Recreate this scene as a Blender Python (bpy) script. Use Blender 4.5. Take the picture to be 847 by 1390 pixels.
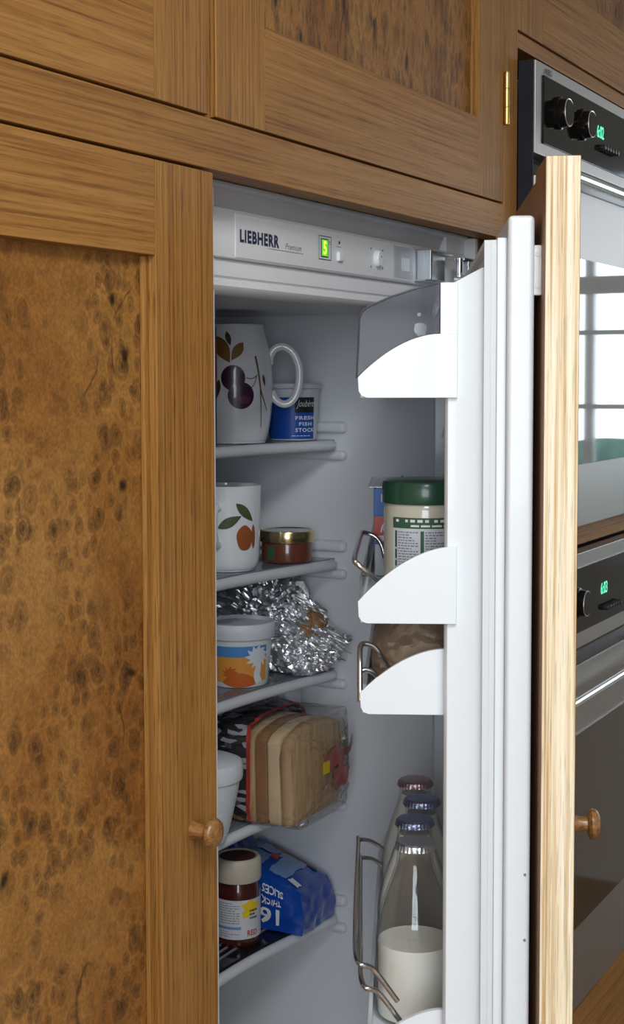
import bpy, bmesh, math, random
from mathutils import Vector, Matrix, noise

for o in list(bpy.data.objects):
    bpy.data.objects.remove(o, do_unlink=True)
scene = bpy.context.scene
COL = scene.collection
random.seed(7)
R = math.radians

# ------------------------------------------------------------------ camera
CAM = Vector((-1.535, -0.576, 1.5))
YAW, PITCH, ROLL, FPX = R(62.08), R(3.83), R(-0.13), 1998.0
fwd = Vector((math.sin(YAW)*math.cos(PITCH), math.cos(YAW)*math.cos(PITCH), -math.sin(PITCH)))
rgt0 = Vector((math.cos(YAW), -math.sin(YAW), 0)); up0 = rgt0.cross(fwd)
rgt = rgt0*math.cos(ROLL) + up0*math.sin(ROLL); up = up0*math.cos(ROLL) - rgt0*math.sin(ROLL)
cd = bpy.data.cameras.new('camera'); cam = bpy.data.objects.new('camera', cd); COL.objects.link(cam)
M = Matrix((rgt, up, -fwd)).transposed().to_4x4(); M.translation = CAM
cam.matrix_world = M
cd.sensor_fit = 'AUTO'; cd.sensor_width = 36.0; cd.lens = 36.0*FPX/1390.0
cd.shift_y = -45.0/1390.0
cd.clip_start = 0.02
scene.camera = cam

# ------------------------------------------------------------------ light, exposure
scene.view_settings.view_transform = 'Standard'; scene.view_settings.look = 'None'
scene.view_settings.gamma = 1.0; scene.view_settings.use_curve_mapping = False
scene.view_settings.exposure = 0.0
w = bpy.data.worlds.new('sky'); scene.world = w; w.use_nodes = True
w.node_tree.nodes['Background'].inputs[0].default_value = (0.75, 0.86, 1.0, 1)
w.node_tree.nodes['Background'].inputs[1].default_value = 1.8

def area(name, loc, aim, sx, sy, power, col):
    l = bpy.data.lights.new(name, 'AREA'); l.shape = 'RECTANGLE'; l.size = sx; l.size_y = sy
    l.energy = power; l.color = col
    o = bpy.data.objects.new(name, l); COL.objects.link(o); o.location = loc
    o.rotation_euler = (Vector(aim)-Vector(loc)).to_track_quat('-Z', 'Y').to_euler()
    return o
# daylight arriving through the two windows of the kitchen
area('daylight_west', (-3.34, -1.40, 1.72), (0, -1.40, 1.60), 1.25, 1.15, 36, (0.89, 0.945, 1.0))
area('daylight_east', (2.95, -1.35, 1.60), (0, -1.35, 1.6), 2.0, 1.3, 17, (0.93, 0.97, 1.0))
# unseen light added under the ceiling so brightness falls off downwards
area('added_overhead_light', (-1.70, -0.92, 2.40), (-1.70, -0.92, 0), 1.0, 0.5, 26, (0.98, 0.99, 1.0))

# ------------------------------------------------------------------ materials
MT = {}
def lin(c):
    return tuple(((v/255)/12.92 if v/255 <= .04045 else ((v/255+.055)/1.055)**2.4) for v in c)
def base(name):
    m = bpy.data.materials.new(name); m.use_nodes = True
    nt = m.node_tree; b = nt.nodes['Principled BSDF']; MT[name] = m
    return m, nt, b
def N(nt, t, **kw):
    n = nt.nodes.new(t)
    for k, v in kw.items(): setattr(n, k, v)
    return n
def pm(name, col, rough=.5, metal=0., spec=.5, coat=0., emit=None, es=0., bump=None, var=0., trans=0., ior=1.45, alpha=1., sub=0.):
    m, nt, b = base(name)
    b.inputs['Base Color'].default_value = (*col, 1); b.inputs['Roughness'].default_value = rough
    b.inputs['Metallic'].default_value = metal; b.inputs['Specular IOR Level'].default_value = spec
    b.inputs['Coat Weight'].default_value = coat; b.inputs['IOR'].default_value = ior
    b.inputs['Transmission Weight'].default_value = trans; b.inputs['Alpha'].default_value = alpha
    if sub: b.inputs['Subsurface Weight'].default_value = sub; b.inputs['Subsurface Radius'].default_value = (.01, .008, .006)
    if emit: b.inputs['Emission Color'].default_value = (*emit, 1); b.inputs['Emission Strength'].default_value = es
    tc = N(nt, 'ShaderNodeTexCoord')
    if var:
        nz = N(nt, 'ShaderNodeTexNoise'); nz.inputs['Scale'].default_value = 30; nz.inputs['Detail'].default_value = 5
        nt.links.new(tc.outputs['Object'], nz.inputs['Vector'])
        mx = N(nt, 'ShaderNodeMix', data_type='RGBA', blend_type='MULTIPLY'); mx.inputs[0].default_value = 1
        rp = N(nt, 'ShaderNodeMapRange'); rp.inputs[3].default_value = 1-var; rp.inputs[4].default_value = 1+var
        nt.links.new(nz.outputs[0], rp.inputs[0]); mx.inputs[6].default_value = (*col, 1)
        nt.links.new(rp.outputs[0], mx.inputs[7]); nt.links.new(mx.outputs[2], b.inputs['Base Color'])
    if bump:
        sc, st = bump
        nz = N(nt, 'ShaderNodeTexNoise'); nz.inputs['Scale'].default_value = sc; nz.inputs['Detail'].default_value = 4
        nt.links.new(tc.outputs['Object'], nz.inputs['Vector'])
        bp = N(nt, 'ShaderNodeBump'); bp.inputs['Strength'].default_value = st; bp.inputs['Distance'].default_value = .001
        nt.links.new(nz.outputs[0], bp.inputs['Height']); nt.links.new(bp.outputs[0], b.inputs['Normal'])
    return m
def film(name, tint, rough=.05, ior=1.5, bump=None, haze=0., hcol=(.8, .8, .8)):
    """thin clear sheet: straight-through transparency with a Fresnel reflection on top"""
    m, nt, b = base(name); nt.nodes.remove(b); out = nt.nodes['Material Output']
    tr = N(nt, 'ShaderNodeBsdfTransparent'); tr.inputs[0].default_value = (*tint, 1)
    gl = N(nt, 'ShaderNodeBsdfGlossy'); gl.inputs['Roughness'].default_value = rough
    fr = N(nt, 'ShaderNodeFresnel'); ge = N(nt, 'ShaderNodeNewGeometry'); mr = N(nt, 'ShaderNodeMapRange')
    mr.inputs[3].default_value = ior; mr.inputs[4].default_value = 1/ior     # same reflection from either side of the sheet
    nt.links.new(ge.outputs['Backfacing'], mr.inputs[0]); nt.links.new(mr.outputs[0], fr.inputs[0])
    mx = N(nt, 'ShaderNodeMixShader'); nt.links.new(fr.outputs[0], mx.inputs[0])
    src = tr.outputs[0]
    if haze:
        df = N(nt, 'ShaderNodeBsdfDiffuse'); df.inputs[0].default_value = (*hcol, 1)
        m2 = N(nt, 'ShaderNodeMixShader'); m2.inputs[0].default_value = haze
        nt.links.new(tr.outputs[0], m2.inputs[1]); nt.links.new(df.outputs[0], m2.inputs[2]); src = m2.outputs[0]
    nt.links.new(src, mx.inputs[1]); nt.links.new(gl.outputs[0], mx.inputs[2])
    nt.links.new(mx.outputs[0], out.inputs[0])
    if bump:
        tc = N(nt, 'ShaderNodeTexCoord'); nz = N(nt, 'ShaderNodeTexNoise'); nz.inputs['Scale'].default_value = bump[0]; nz.inputs['Detail'].default_value = 3
        nt.links.new(tc.outputs['Object'], nz.inputs['Vector'])
        bp = N(nt, 'ShaderNodeBump'); bp.inputs['Strength'].default_value = bump[1]; bp.inputs['Distance'].default_value = .002
        nt.links.new(nz.outputs[0], bp.inputs['Height'])
        nt.links.new(bp.outputs[0], gl.inputs['Normal']); nt.links.new(bp.outputs[0], fr.inputs['Normal'])
    return m

def oak(name, axis, c0, c1, c2, pore=.55, coat=.0, rough=.5, wave=0.):
    """oak: long grain bands, fine dark pores, slow tone drift; axis = grain direction"""
    m, nt, b = base(name); L = nt.links.new
    tc = N(nt, 'ShaderNodeTexCoord')
    def stretched(along, across, **kw):
        mp = N(nt, 'ShaderNodeMapping'); s = [across]*3; s['XYZ'.index(axis)] = along
        mp.inputs['Scale'].default_value = s
        L(tc.outputs['Object'], mp.inputs['Vector'])
        nz = N(nt, 'ShaderNodeTexNoise'); nz.inputs['Scale'].default_value = 1
        for k, v in kw.items(): nz.inputs[k].default_value = v
        L(mp.outputs[0], nz.inputs['Vector']); return nz
    big = stretched(2.2, 26 if not wave else 30, Detail=3, Distortion=.6+wave)
    mid = stretched(4, 400, Detail=3, Distortion=.2+wave*.4)
    fine = stretched(28, 900, Detail=2)
    tone = stretched(1.5, 5, Detail=1)
    a = N(nt, 'ShaderNodeMath', operation='MULTIPLY_ADD'); a.inputs[1].default_value = .74
    L(mid.outputs[0], a.inputs[0])
    bb = N(nt, 'ShaderNodeMath', operation='MULTIPLY'); bb.inputs[1].default_value = .26; L(big.outputs[0], bb.inputs[0])
    L(bb.outputs[0], a.inputs[2])
    rp = N(nt, 'ShaderNodeValToRGB'); e = rp.color_ramp.elements
    e[0].position = .36; e[0].color = (*c0, 1); e[1].position = .62; e[1].color = (*c2, 1)
    k = rp.color_ramp.elements.new(.48); k.color = (*c1, 1)
    L(a.outputs[0], rp.inputs[0])
    pr = N(nt, 'ShaderNodeMapRange'); pr.inputs[1].default_value = .34; pr.inputs[2].default_value = .46
    pr.inputs[3].default_value = 1-pore; pr.inputs[4].default_value = 1
    L(fine.outputs[0], pr.inputs[0])
    mx = N(nt, 'ShaderNodeMix', data_type='RGBA', blend_type='MULTIPLY'); mx.inputs[0].default_value = .8
    L(rp.outputs[0], mx.inputs[6]); L(pr.outputs[0], mx.inputs[7])
    tr = N(nt, 'ShaderNodeMapRange'); tr.inputs[1].default_value = .3; tr.inputs[2].default_value = .7
    tr.inputs[3].default_value = .90; tr.inputs[4].default_value = 1.08
    L(tone.outputs[0], tr.inputs[0])
    m2 = N(nt, 'ShaderNodeMix', data_type='RGBA', blend_type='MULTIPLY'); m2.inputs[0].default_value = 1
    L(mx.outputs[2], m2.inputs[6]); L(tr.outputs[0], m2.inputs[7]); L(m2.outputs[2], b.inputs['Base Color'])
    bp = N(nt, 'ShaderNodeBump'); bp.inputs['Strength'].default_value = .12; bp.inputs['Distance'].default_value = .0006
    L(pr.outputs[0], bp.inputs['Height']); L(bp.outputs[0], b.inputs['Normal'])
    b.inputs['Roughness'].default_value = rough; b.inputs['Coat Weight'].default_value = coat; b.inputs['Coat Roughness'].default_value = .3; b.inputs['Specular IOR Level'].default_value = .28
    return m

def burl(name, k=1., grain=1., knots=.62, eye=1., floor_=.3):
    """burr veneer: slow golden swirl, clusters of small ringed eyes, pale veins, a few dark knots"""
    m, nt, b = base(name); L = nt.links.new
    def noise_(v, scale, detail=2, rough=.5, dist=0.):
        n = N(nt, 'ShaderNodeTexNoise'); n.inputs['Scale'].default_value = scale; n.inputs['Detail'].default_value = detail
        n.inputs['Roughness'].default_value = rough; n.inputs['Distortion'].default_value = dist; L(v, n.inputs['Vector']); return n
    def rng(v, a0, a1, b0, b1):
        n = N(nt, 'ShaderNodeMapRange'); n.interpolation_type = 'SMOOTHSTEP'
        for i, x in enumerate((a0, a1, b0, b1)): n.inputs[i+1].default_value = x
        L(v, n.inputs[0]); return n.outputs[0]
    def mul(c, f, fac=1.):
        n = N(nt, 'ShaderNodeMix', data_type='RGBA', blend_type='MULTIPLY'); L(c, n.inputs[6]); L(f, n.inputs[7])
        if isinstance(fac, float): n.inputs[0].default_value = fac
        else: L(fac, n.inputs[0])
        return n.outputs[2]
    def warp(v, scale, amt, detail=2):
        n = noise_(v, scale, detail)
        w1 = N(nt, 'ShaderNodeVectorMath', operation='SUBTRACT'); w1.inputs[1].default_value = (.5, .5, .5); L(n.outputs[1], w1.inputs[0])
        w2 = N(nt, 'ShaderNodeVectorMath', operation='SCALE'); w2.inputs['Scale'].default_value = amt; L(w1.outputs[0], w2.inputs[0])
        w3 = N(nt, 'ShaderNodeVectorMath', operation='ADD'); L(v, w3.inputs[0]); L(w2.outputs[0], w3.inputs[1]); return w3.outputs[0]
    tc = N(nt, 'ShaderNodeTexCoord'); mp = N(nt, 'ShaderNodeMapping'); mp.inputs['Scale'].default_value = (1.1*grain, 1, .85/grain)
    L(tc.outputs['Object'], mp.inputs['Vector'])
    sx = N(nt, 'ShaderNodeSeparateXYZ'); L(mp.outputs[0], sx.inputs[0]); cx = N(nt, 'ShaderNodeCombineXYZ'); L(sx.outputs[0], cx.inputs[0]); L(sx.outputs[2], cx.inputs[1]); P = cx.outputs[0]   # the veneer is a sheet: x across, z up
    W = warp(P, 60, .0085); W2 = warp(P, 12, .06, 3)
    tone = noise_(W2, 7, 6, .55, .8)
    rp = N(nt, 'ShaderNodeValToRGB'); e = rp.color_ramp.elements
    e[0].position = .28; e[0].color = (.275*k, .104*k, .019*k, 1); e[1].position = .74; e[1].color = (.50*k, .245*k, .065*k, 1)
    q = e.new(.44); q.color = (.385*k, .160*k, .031*k, 1); q = e.new(.58); q.color = (.46*k, .215*k, .050*k, 1)
    L(tone.outputs[0], rp.inputs[0]); col = rp.outputs[0]
    # flowing fibre lines
    fib = noise_(W2, 34, 4, .6, 2.6); col = mul(col, rng(fib.outputs[0], .32, .66, .84, 1.10), .7)
    # eyes in clusters, each with its rings
    cl = noise_(P, 11, 2); mask = rng(cl.outputs[0], .40, .54, floor_, eye)
    for sc, rad, st in ((44, .50, .95), (80, .50, .85), (150, .5, .40)):
        vo = N(nt, 'ShaderNodeTexVoronoi', voronoi_dimensions='2D'); vo.inputs['Scale'].default_value = sc; vo.inputs['Randomness'].default_value = .9; L(W, vo.inputs['Vector'])
        sp = N(nt, 'ShaderNodeSeparateColor'); L(vo.outputs['Color'], sp.inputs[0])
        on_ = rng(sp.outputs[1], .22, .5, 0., st)
        mm = N(nt, 'ShaderNodeMath', operation='MULTIPLY'); L(mask, mm.inputs[0]); L(on_, mm.inputs[1])
        ey = N(nt, 'ShaderNodeValToRGB'); e = ey.color_ramp.elements
        e[0].position = 0; e[0].color = (.30, .27, .26, 1); e[1].position = rad; e[1].color = (1, 1, 1, 1)
        for p, v in ((.12, .32), (.22, .70), (.31, .46), (.42, .84), (.55, .58), (.72, .80), (.86, 1.14)):
            q = e.new(p*rad); q.color = (v, v, v*1.03, 1)
        L(vo.outputs['Distance'], ey.inputs[0]); col = mul(col, ey.outputs[0], mm.outputs[0])
    fs = noise_(W, 420, 3); col = mul(col, rng(fs.outputs[0], .3, .7, .74, 1.2), .75)
    v2 = N(nt, 'ShaderNodeTexVoronoi', voronoi_dimensions='2D'); v2.inputs['Scale'].default_value = 13; L(W2, v2.inputs['Vector'])
    sp = N(nt, 'ShaderNodeSeparateColor'); L(v2.outputs['Color'], sp.inputs[0])
    gt = N(nt, 'ShaderNodeMath', operation='GREATER_THAN'); gt.inputs[1].default_value = knots; L(sp.outputs[0], gt.inputs[0])
    col = mul(col, rng(v2.outputs['Distance'], .015, .085, .12, 1.), gt.outputs[0])
    # thin dark cracks
    ck = noise_(W2, 5, 3, .5, .5); ab = N(nt, 'ShaderNodeMath', operation='SUBTRACT'); ab.inputs[1].default_value = .5; L(ck.outputs[0], ab.inputs[0])
    aa = N(nt, 'ShaderNodeMath', operation='ABSOLUTE'); L(ab.outputs[0], aa.inputs[0]); cm2 = noise_(P, 16, 1)
    col = mul(col, rng(aa.outputs[0], .001, .006, .45, 1.), rng(cm2.outputs[0], .58, .66, 0., 1.))
    L(col, b.inputs['Base Color'])
    b.inputs['Roughness'].default_value = .5; b.inputs['Specular IOR Level'].default_value = .28
    return m

OAK = ((.212, .085, .0170), (.322, .147, .0335), (.385, .190, .050))
oak('oak_upright', 'Z', *OAK)
oak('oak_level', 'X', *OAK, wave=.5, pore=.34)
oak('oak_deep', 'Y', *OAK)
oak('oak_pale_edge', 'Z', (.56, .36, .17), (.85, .70, .48), (.94, .84, .66), pore=.32)
oak('oak_knob', 'Y', (.15, .06, .016), (.24, .11, .03), (.32, .16, .05), coat=.6, rough=.3)
oak('oak_inner_face', 'Z', (.25, .125, .055), (.29, .155, .075), (.32, .175, .088), pore=.1)
burl('burr_veneer', .71, 1., .60, 1., .32); burl('burr_veneer_upper', .70, 1.6, .45, 1., .8)
pm('gap_shade', (.02, .012, .008), .9)  # near-black colour standing in for the shade inside door gaps
pm('carcass', (.32, .2, .1), .6)
pm('plaster', (.78, .76, .72), .9, bump=(60, .05)); pm('ceiling_paint', (.85, .85, .83), .9)
pm('floor_tile', (.30, .20, .12), .45, var=.3, bump=(20, .1))
pm('white_paint', (.85, .85, .85), .4)
pm('door_white', (.80, .845, .885), .32, coat=.15)
pm('liner_white', (.78, .795, .835), .38)
pm('panel_white', (.80, .80, .82), .4)
pm('lid_edge', (.06, .06, .07), .3)
pm('trim_grey', (.55, .54, .56), .35)
pm('gasket', (.70, .74, .76), .55)
pm('shelf_white', (.72, .75, .79), .4)
film('shelf_glass', (.72, .76, .80), .06, haze=.35, hcol=(.55, .6, .66))
film('dark_plate_glass', (.25, .27, .3), .1, haze=.5, hcol=(.03, .03, .035))
pm('chrome', (.80, .81, .83), .14, 1.0); pm('wire_steel', (.62, .61, .60), .22, 1.0)
pm('brushed_steel', (.43, .41, .395), .42, 1.0, bump=(300, .03))
pm('brass', (.80, .55, .18), .25, 1.0)
pm('black_gloss', (.008, .007, .006), .08, spec=.14); pm('black_plastic', (.015, .017, .025), .35, spec=.35); pm('hinge_steel', (.60, .63, .66), .34, 1.0)
pm('oven_glass', (.46, .48, .48), .03, metal=1.0)
pm('oven_glass_dark', (.048, .031, .017), .06, spec=.5)
pm('ink_navy', (.012, .014, .07), .5); pm('ink_grey', (.25, .26, .32), .6); pm('ink_black', (.015, .015, .018), .5); pm('ink_white', (.82, .83, .85), .5)
pm('lcd_green', (.1, .35, .02), .4, emit=(.12, .62, .02), es=.9); pm('lcd_digit', (.5, .6, .05), .4, emit=(.75, .95, .08), es=1.1)
pm('oven_digit', (.1, .8, .5), .4, emit=(.10, .85, .45), es=1.5)
film('smoke_lid', (.27, .28, .32), .08, ior=1.38, haze=.30, hcol=(.06, .06, .08))
film('clear_plastic', (.93, .95, .97), .05, haze=.05)
film('bag_film', (.96, .96, .96), .16, ior=1.85, bump=(55, 1.0), haze=.02, hcol=(.8, .78, .75))
pm('porcelain', (.80, .82, .85), .18, coat=.6)
pm('plum', (.045, .012, .045), .3, coat=.5, var=.5); pm('plum_blush', (.13, .03, .07), .3, coat=.5, var=.4)
pm('leaf_gold', (.20, .11, .025), .4, var=.5); pm('leaf_dark', (.08, .045, .015), .4, var=.5); pm('twig', (.13, .07, .025), .5)
pm('leaf_green', (.07, .095, .04), .4, var=.5); pm('peach', (.34, .10, .03), .35, coat=.4, var=.45)
pm('blue_label', (.014, .085, .42), .35); pm('tub_clear_white', (.66, .70, .74), .35)
pm('gold_lid', (.78, .60, .30), .2, 1.0); pm('lid_top_blue', (.34, .37, .46), .2, .9)
pm('pate', (.16, .045, .022), .25, coat=.8, var=.35)
pm('foil', (.88, .89, .91), .30, 1.0, bump=(110, .8)); pm('roast', (.30, .15, .055), .5, var=.6, bump=(90, .6))
pm('tub_white', (.74, .78, .83), .35); pm('tub_orange', (.78, .33, .06), .4); pm('tub_blue', (.09, .27, .60), .4); pm('tub_rust', (.60, .135, .02), .4)
pm('ink_red', (.50, .045, .03), .45); pm('ink_yellow', (.85, .60, .02), .45)
pm('cream_lid', (.60, .54, .44), .4); pm('ketchup', (.065, .012, .008), .2, coat=.8, var=.3); pm('lid_red', (.10, .03, .03), .35)
pm('label_paper', (.66, .67, .71), .55); pm('label_blue', (.16, .30, .60), .5)
pm('wrap_blue', (.008, .07, .40), .20, coat=.8, bump=(45, .9)); pm('wrap_blue_pale', (.20, .33, .60), .3, coat=.5)
pm('green_lid', (.022, .075, .042), .3, coat=.3); pm('cream_jar', (.62, .58, .47), .2, coat=.8); pm('label_green', (.04, .105, .055), .5)
pm('carton_red', (.42, .06, .03), .45); pm('carton_brown', (.09, .05, .03), .5); pm('carton_blue', (.10, .13, .26), .5)
pm('pack_blue', (.03, .14, .50), .4); pm('pack_red', (.60, .085, .07), .4); pm('bag_red', (.42, .09, .085), .3, coat=.4); pm('pack_white', (.75, .78, .82), .4)
pm('paper_brown', (.46, .345, .25), .75, bump=(50, .9), var=.2)
pm('milk', (.88, .86, .79), .35, sub=.15)
film('bottle_glass', (.985, .99, .985), .02, ior=1.45, haze=.015, hcol=(.7, .68, .62))
pm('silver_foil', (.75, .76, .79), .38, 1.0, bump=(220, .8)); pm('blue_silver_foil', (.40, .45, .66), .33, 1.0, bump=(260, 1.)); pm('red_silver_foil', (.66, .47, .48), .33, 1.0, bump=(260, 1.))
pm('hedge', (.30, .52, .46), .8, var=.5); pm('blind', (.10, .12, .12), .9)
film('lamp_clear', (.92, .93, .95), .35, ior=1.25, haze=.10, hcol=(.8, .8, .82))
film('window_glass', (.97, .98, .98), .02)

def bread_mat():
    m, nt, b = base('bread'); L = nt.links.new
    tc = N(nt, 'ShaderNodeTexCoord'); mp = N(nt, 'ShaderNodeMapping'); mp.inputs['Scale'].default_value = (6, 75, 8); L(tc.outputs['Object'], mp.inputs['Vector'])
    nz = N(nt, 'ShaderNodeTexNoise'); nz.inputs['Scale'].default_value = 1; nz.inputs['Detail'].default_value = 4; nz.inputs['Distortion'].default_value = .4; L(mp.outputs[0], nz.inputs['Vector'])
    rp = N(nt, 'ShaderNodeValToRGB'); e = rp.color_ramp.elements
    e[0].position = .34; e[0].color = (.24, .10, .03, 1); e[1].position = .68; e[1].color = (.80, .60, .36, 1); q = e.new(.5); q.color = (.56, .34, .15, 1)
    L(nz.outputs[0], rp.inputs[0]); L(rp.outputs[0], b.inputs['Base Color']); b.inputs['Roughness'].default_value = .75
bread_mat()
pm('bread_pale', (.82, .61, .36), .75, var=.25); pm('bread_dark', (.34, .16, .055), .7, var=.5)
def heel():
    m, nt, b = base('bread_heel'); L = nt.links.new
    tc = N(nt, 'ShaderNodeTexCoord'); mp = N(nt, 'ShaderNodeMapping'); mp.inputs['Rotation'].default_value = (0, R(38), 0); mp.inputs['Scale'].default_value = (130, 20, 14); L(tc.outputs['Object'], mp.inputs['Vector'])
    nz = N(nt, 'ShaderNodeTexNoise'); nz.inputs['Scale'].default_value = 1; nz.inputs['Detail'].default_value = 3; nz.inputs['Distortion'].default_value = .5; L(mp.outputs[0], nz.inputs['Vector'])
    rp = N(nt, 'ShaderNodeValToRGB'); e = rp.color_ramp.elements; e[0].position = .32; e[0].color = (.52, .30, .13, 1); e[1].position = .66; e[1].color = (.70, .46, .23, 1)
    L(nz.outputs[0], rp.inputs[0]); L(rp.outputs[0], b.inputs['Base Color']); b.inputs['Roughness'].default_value = .75
heel()
def zebra():
    m, nt, b = base('bag_print'); L = nt.links.new
    tc = N(nt, 'ShaderNodeTexCoord'); wv = N(nt, 'ShaderNodeTexVoronoi'); wv.inputs['Scale'].default_value = 85; mp = N(nt, 'ShaderNodeMapping'); mp.inputs['Rotation'].default_value = (.6, .4, .3); mp.inputs['Scale'].default_value = (1, 1, 2.6)
    L(tc.outputs['Object'], mp.inputs['Vector']); L(mp.outputs[0], wv.inputs['Vector'])
    sp = N(nt, 'ShaderNodeSeparateColor'); L(wv.outputs['Color'], sp.inputs[0])
    rp = N(nt, 'ShaderNodeValToRGB'); rp.color_ramp.interpolation = 'CONSTANT'; e = rp.color_ramp.elements
    e[0].position = 0; e[0].color = (.015, .014, .018, 1); e[1].position = .62; e[1].color = (.42, .42, .47, 1)
    q = e.new(.86); q.color = (.10, .10, .12, 1)
    L(sp.outputs[0], rp.inputs[0]); L(rp.outputs[0], b.inputs['Base Color']); b.inputs['Roughness'].default_value = .22; b.inputs['Coat Weight'].default_value = .6
zebra()

# ------------------------------------------------------------------ mesh helpers
A_OPEN = R(24.15); HX, HY = -0.025, 0.0
def D(s, t, z):
    """fridge-door frame: s from the hinge to the free edge, t from the inner face of the oak inwards, z up"""
    return (HX - s*math.cos(A_OPEN) - t*math.sin(A_OPEN), HY - s*math.sin(A_OPEN) + t*math.cos(A_OPEN), z)
ORG = {}; WN = [False]
def nb(): return bmesh.new()
def box(bm, x0, x1, y0, y1, z0, z1, bev=0., seg=2):
    vs = [bm.verts.new((x, y, z)) for x in (x0, x1) for y in (y0, y1) for z in (z0, z1)]
    fs = [bm.faces.new([vs[i] for i in q]) for q in ((0, 1, 3, 2), (4, 6, 7, 5), (0, 4, 5, 1), (2, 3, 7, 6), (0, 2, 6, 4), (1, 5, 7, 3))]
    if bev:
        WN[0] = True
        es = list({e for f in fs for e in f.edges})
        bmesh.ops.bevel(bm, geom=es, offset=bev, segments=seg, profile=.5, affect='EDGES')
    return bm
def lathe(bm, prof, c=(0, 0, 0), seg=48, fn=None):
    rings = []
    for r, z in prof:
        if r < 1e-6: rings.append([bm.verts.new((c[0], c[1], c[2]+z))])
        else:
            rings.append([bm.verts.new((c[0]+r*math.cos(2*math.pi*i/seg), c[1]+r*math.sin(2*math.pi*i/seg), c[2]+z)) for i in range(seg)])
    for a, b in zip(rings, rings[1:]):
        for i in range(seg):
            j = (i+1) % seg
            q = [a[i % len(a)], a[j % len(a)], b[j % len(b)], b[i % len(b)]]
            u = []
            for v in q:
                if v not in u: u.append(v)
            if len(u) > 2:
                try: bm.faces.new(u)
                except ValueError: pass
    return bm
def spline(pts, n=8, closed=False):
    P = [Vector(p) for p in pts]; out = []; m = len(P)
    for i in range(m if closed else m-1):
        g = (lambda k: P[k % m]) if closed else (lambda k: P[max(0, min(m-1, k))])
        p0, p1, p2, p3 = g(i-1), g(i), g(i+1), g(i+2)
        for k in range(n):
            t = k/n
            out.append(.5*((2*p1)+(p2-p0)*t+(2*p0-5*p1+4*p2-p3)*t*t+(3*p1-p0-3*p2+p3)*t**3))
    if not closed: out.append(P[-1])
    return out
def tube(bm, pts, r, seg=10, closed=False, flat=1.):
    P = [Vector(p) for p in pts]; n = len(P); rings = []
    t0 = (P[1]-P[0]).normalized(); nrm = t0.orthogonal().normalized()
    for i, p in enumerate(P):
        t = ((P[(i+1) % n]-P[i-1]) if closed else (P[min(i+1, n-1)]-P[max(i-1, 0)])).normalized()
        nrm = (nrm - t*nrm.dot(t)).normalized(); bn = t.cross(nrm)
        rr = r[i] if isinstance(r, (list, tuple)) else r
        rings.append([bm.verts.new(p + nrm*rr*math.cos(2*math.pi*k/seg) + bn*rr*flat*math.sin(2*math.pi*k/seg)) for k in range(seg)])
    for i in range(n if closed else n-1):
        a, b = rings[i], rings[(i+1) % n]
        for k in range(seg): bm.faces.new((a[k], a[(k+1) % seg], b[(k+1) % seg], b[k]))
    if not closed: bm.faces.new(rings[0]); bm.faces.new(rings[-1])
    return bm
def prism(bm, poly, a0, a1, f, bev=0.):
    A = [bm.verts.new(f(u, v, a0)) for u, v in poly]; B_ = [bm.verts.new(f(u, v, a1)) for u, v in poly]
    n = len(poly); fs = [bm.faces.new(A), bm.faces.new(B_[::-1])]
    for i in range(n): fs.append(bm.faces.new((A[i], B_[i], B_[(i+1) % n], A[(i+1) % n])))
    if bev:
        es = list(set(fs[0].edges) | set(fs[1].edges))
        bmesh.ops.bevel(bm, geom=es, offset=bev, segments=2, profile=.5, affect='EDGES')
    return bm
def sheet(bm, f, nu, nv):
    g = [[bm.verts.new(f(i/nu, j/nv)) for j in range(nv+1)] for i in range(nu+1)]
    for i in range(nu):
        for j in range(nv): bm.faces.new((g[i][j], g[i+1][j], g[i+1][j+1], g[i][j+1]))
    return bm
def fin(name, bm, mat, parent=None, base_=None, label=None, xf=None, angle=38, recalc=True):
    if xf:
        for v in bm.verts: v.co = xf(*v.co)
    if recalc: bmesh.ops.recalc_face_normals(bm, faces=bm.faces[:])
    org = Vector(ORG[parent.name]) if parent else Vector(base_ or (0, 0, 0))
    for v in bm.verts: v.co -= org
    me = bpy.data.meshes.new(name); bm.to_mesh(me); bm.free()
    for p in me.polygons: p.use_smooth = True
    me.set_sharp_from_angle(angle=R(angle))
    me.materials.append(MT[mat])
    o = bpy.data.objects.new(name, me); COL.objects.link(o); ORG[o.name] = tuple(org)
    if WN[0]:
        md = o.modifiers.new('flat_faces', 'WEIGHTED_NORMAL'); md.keep_sharp = True; md.weight = 100; WN[0] = False
    if parent: o.parent = parent
    else: o.location = org
    if label: o['label'] = label
    return o
def thing(name, label, cat, loc, group=None):
    o = bpy.data.objects.new(name, None); COL.objects.link(o); o.location = loc; o.empty_display_size = .03
    o['label'] = label; o['category'] = cat
    if group: o['group'] = group
    ORG[o.name] = tuple(loc); return o
def struct(name, bm, mat, label=None, **kw):
    o = fin(name, bm, mat, **kw); o['kind'] = 'structure'
    if label: o['label'] = label
    return o
def copy_tree(o, parent=None):
    c = o.copy(); COL.objects.link(c); c.parent = parent
    ORG[c.name] = ORG[o.name]
    for ch in list(o.children): copy_tree(ch, c)
    return c
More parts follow.
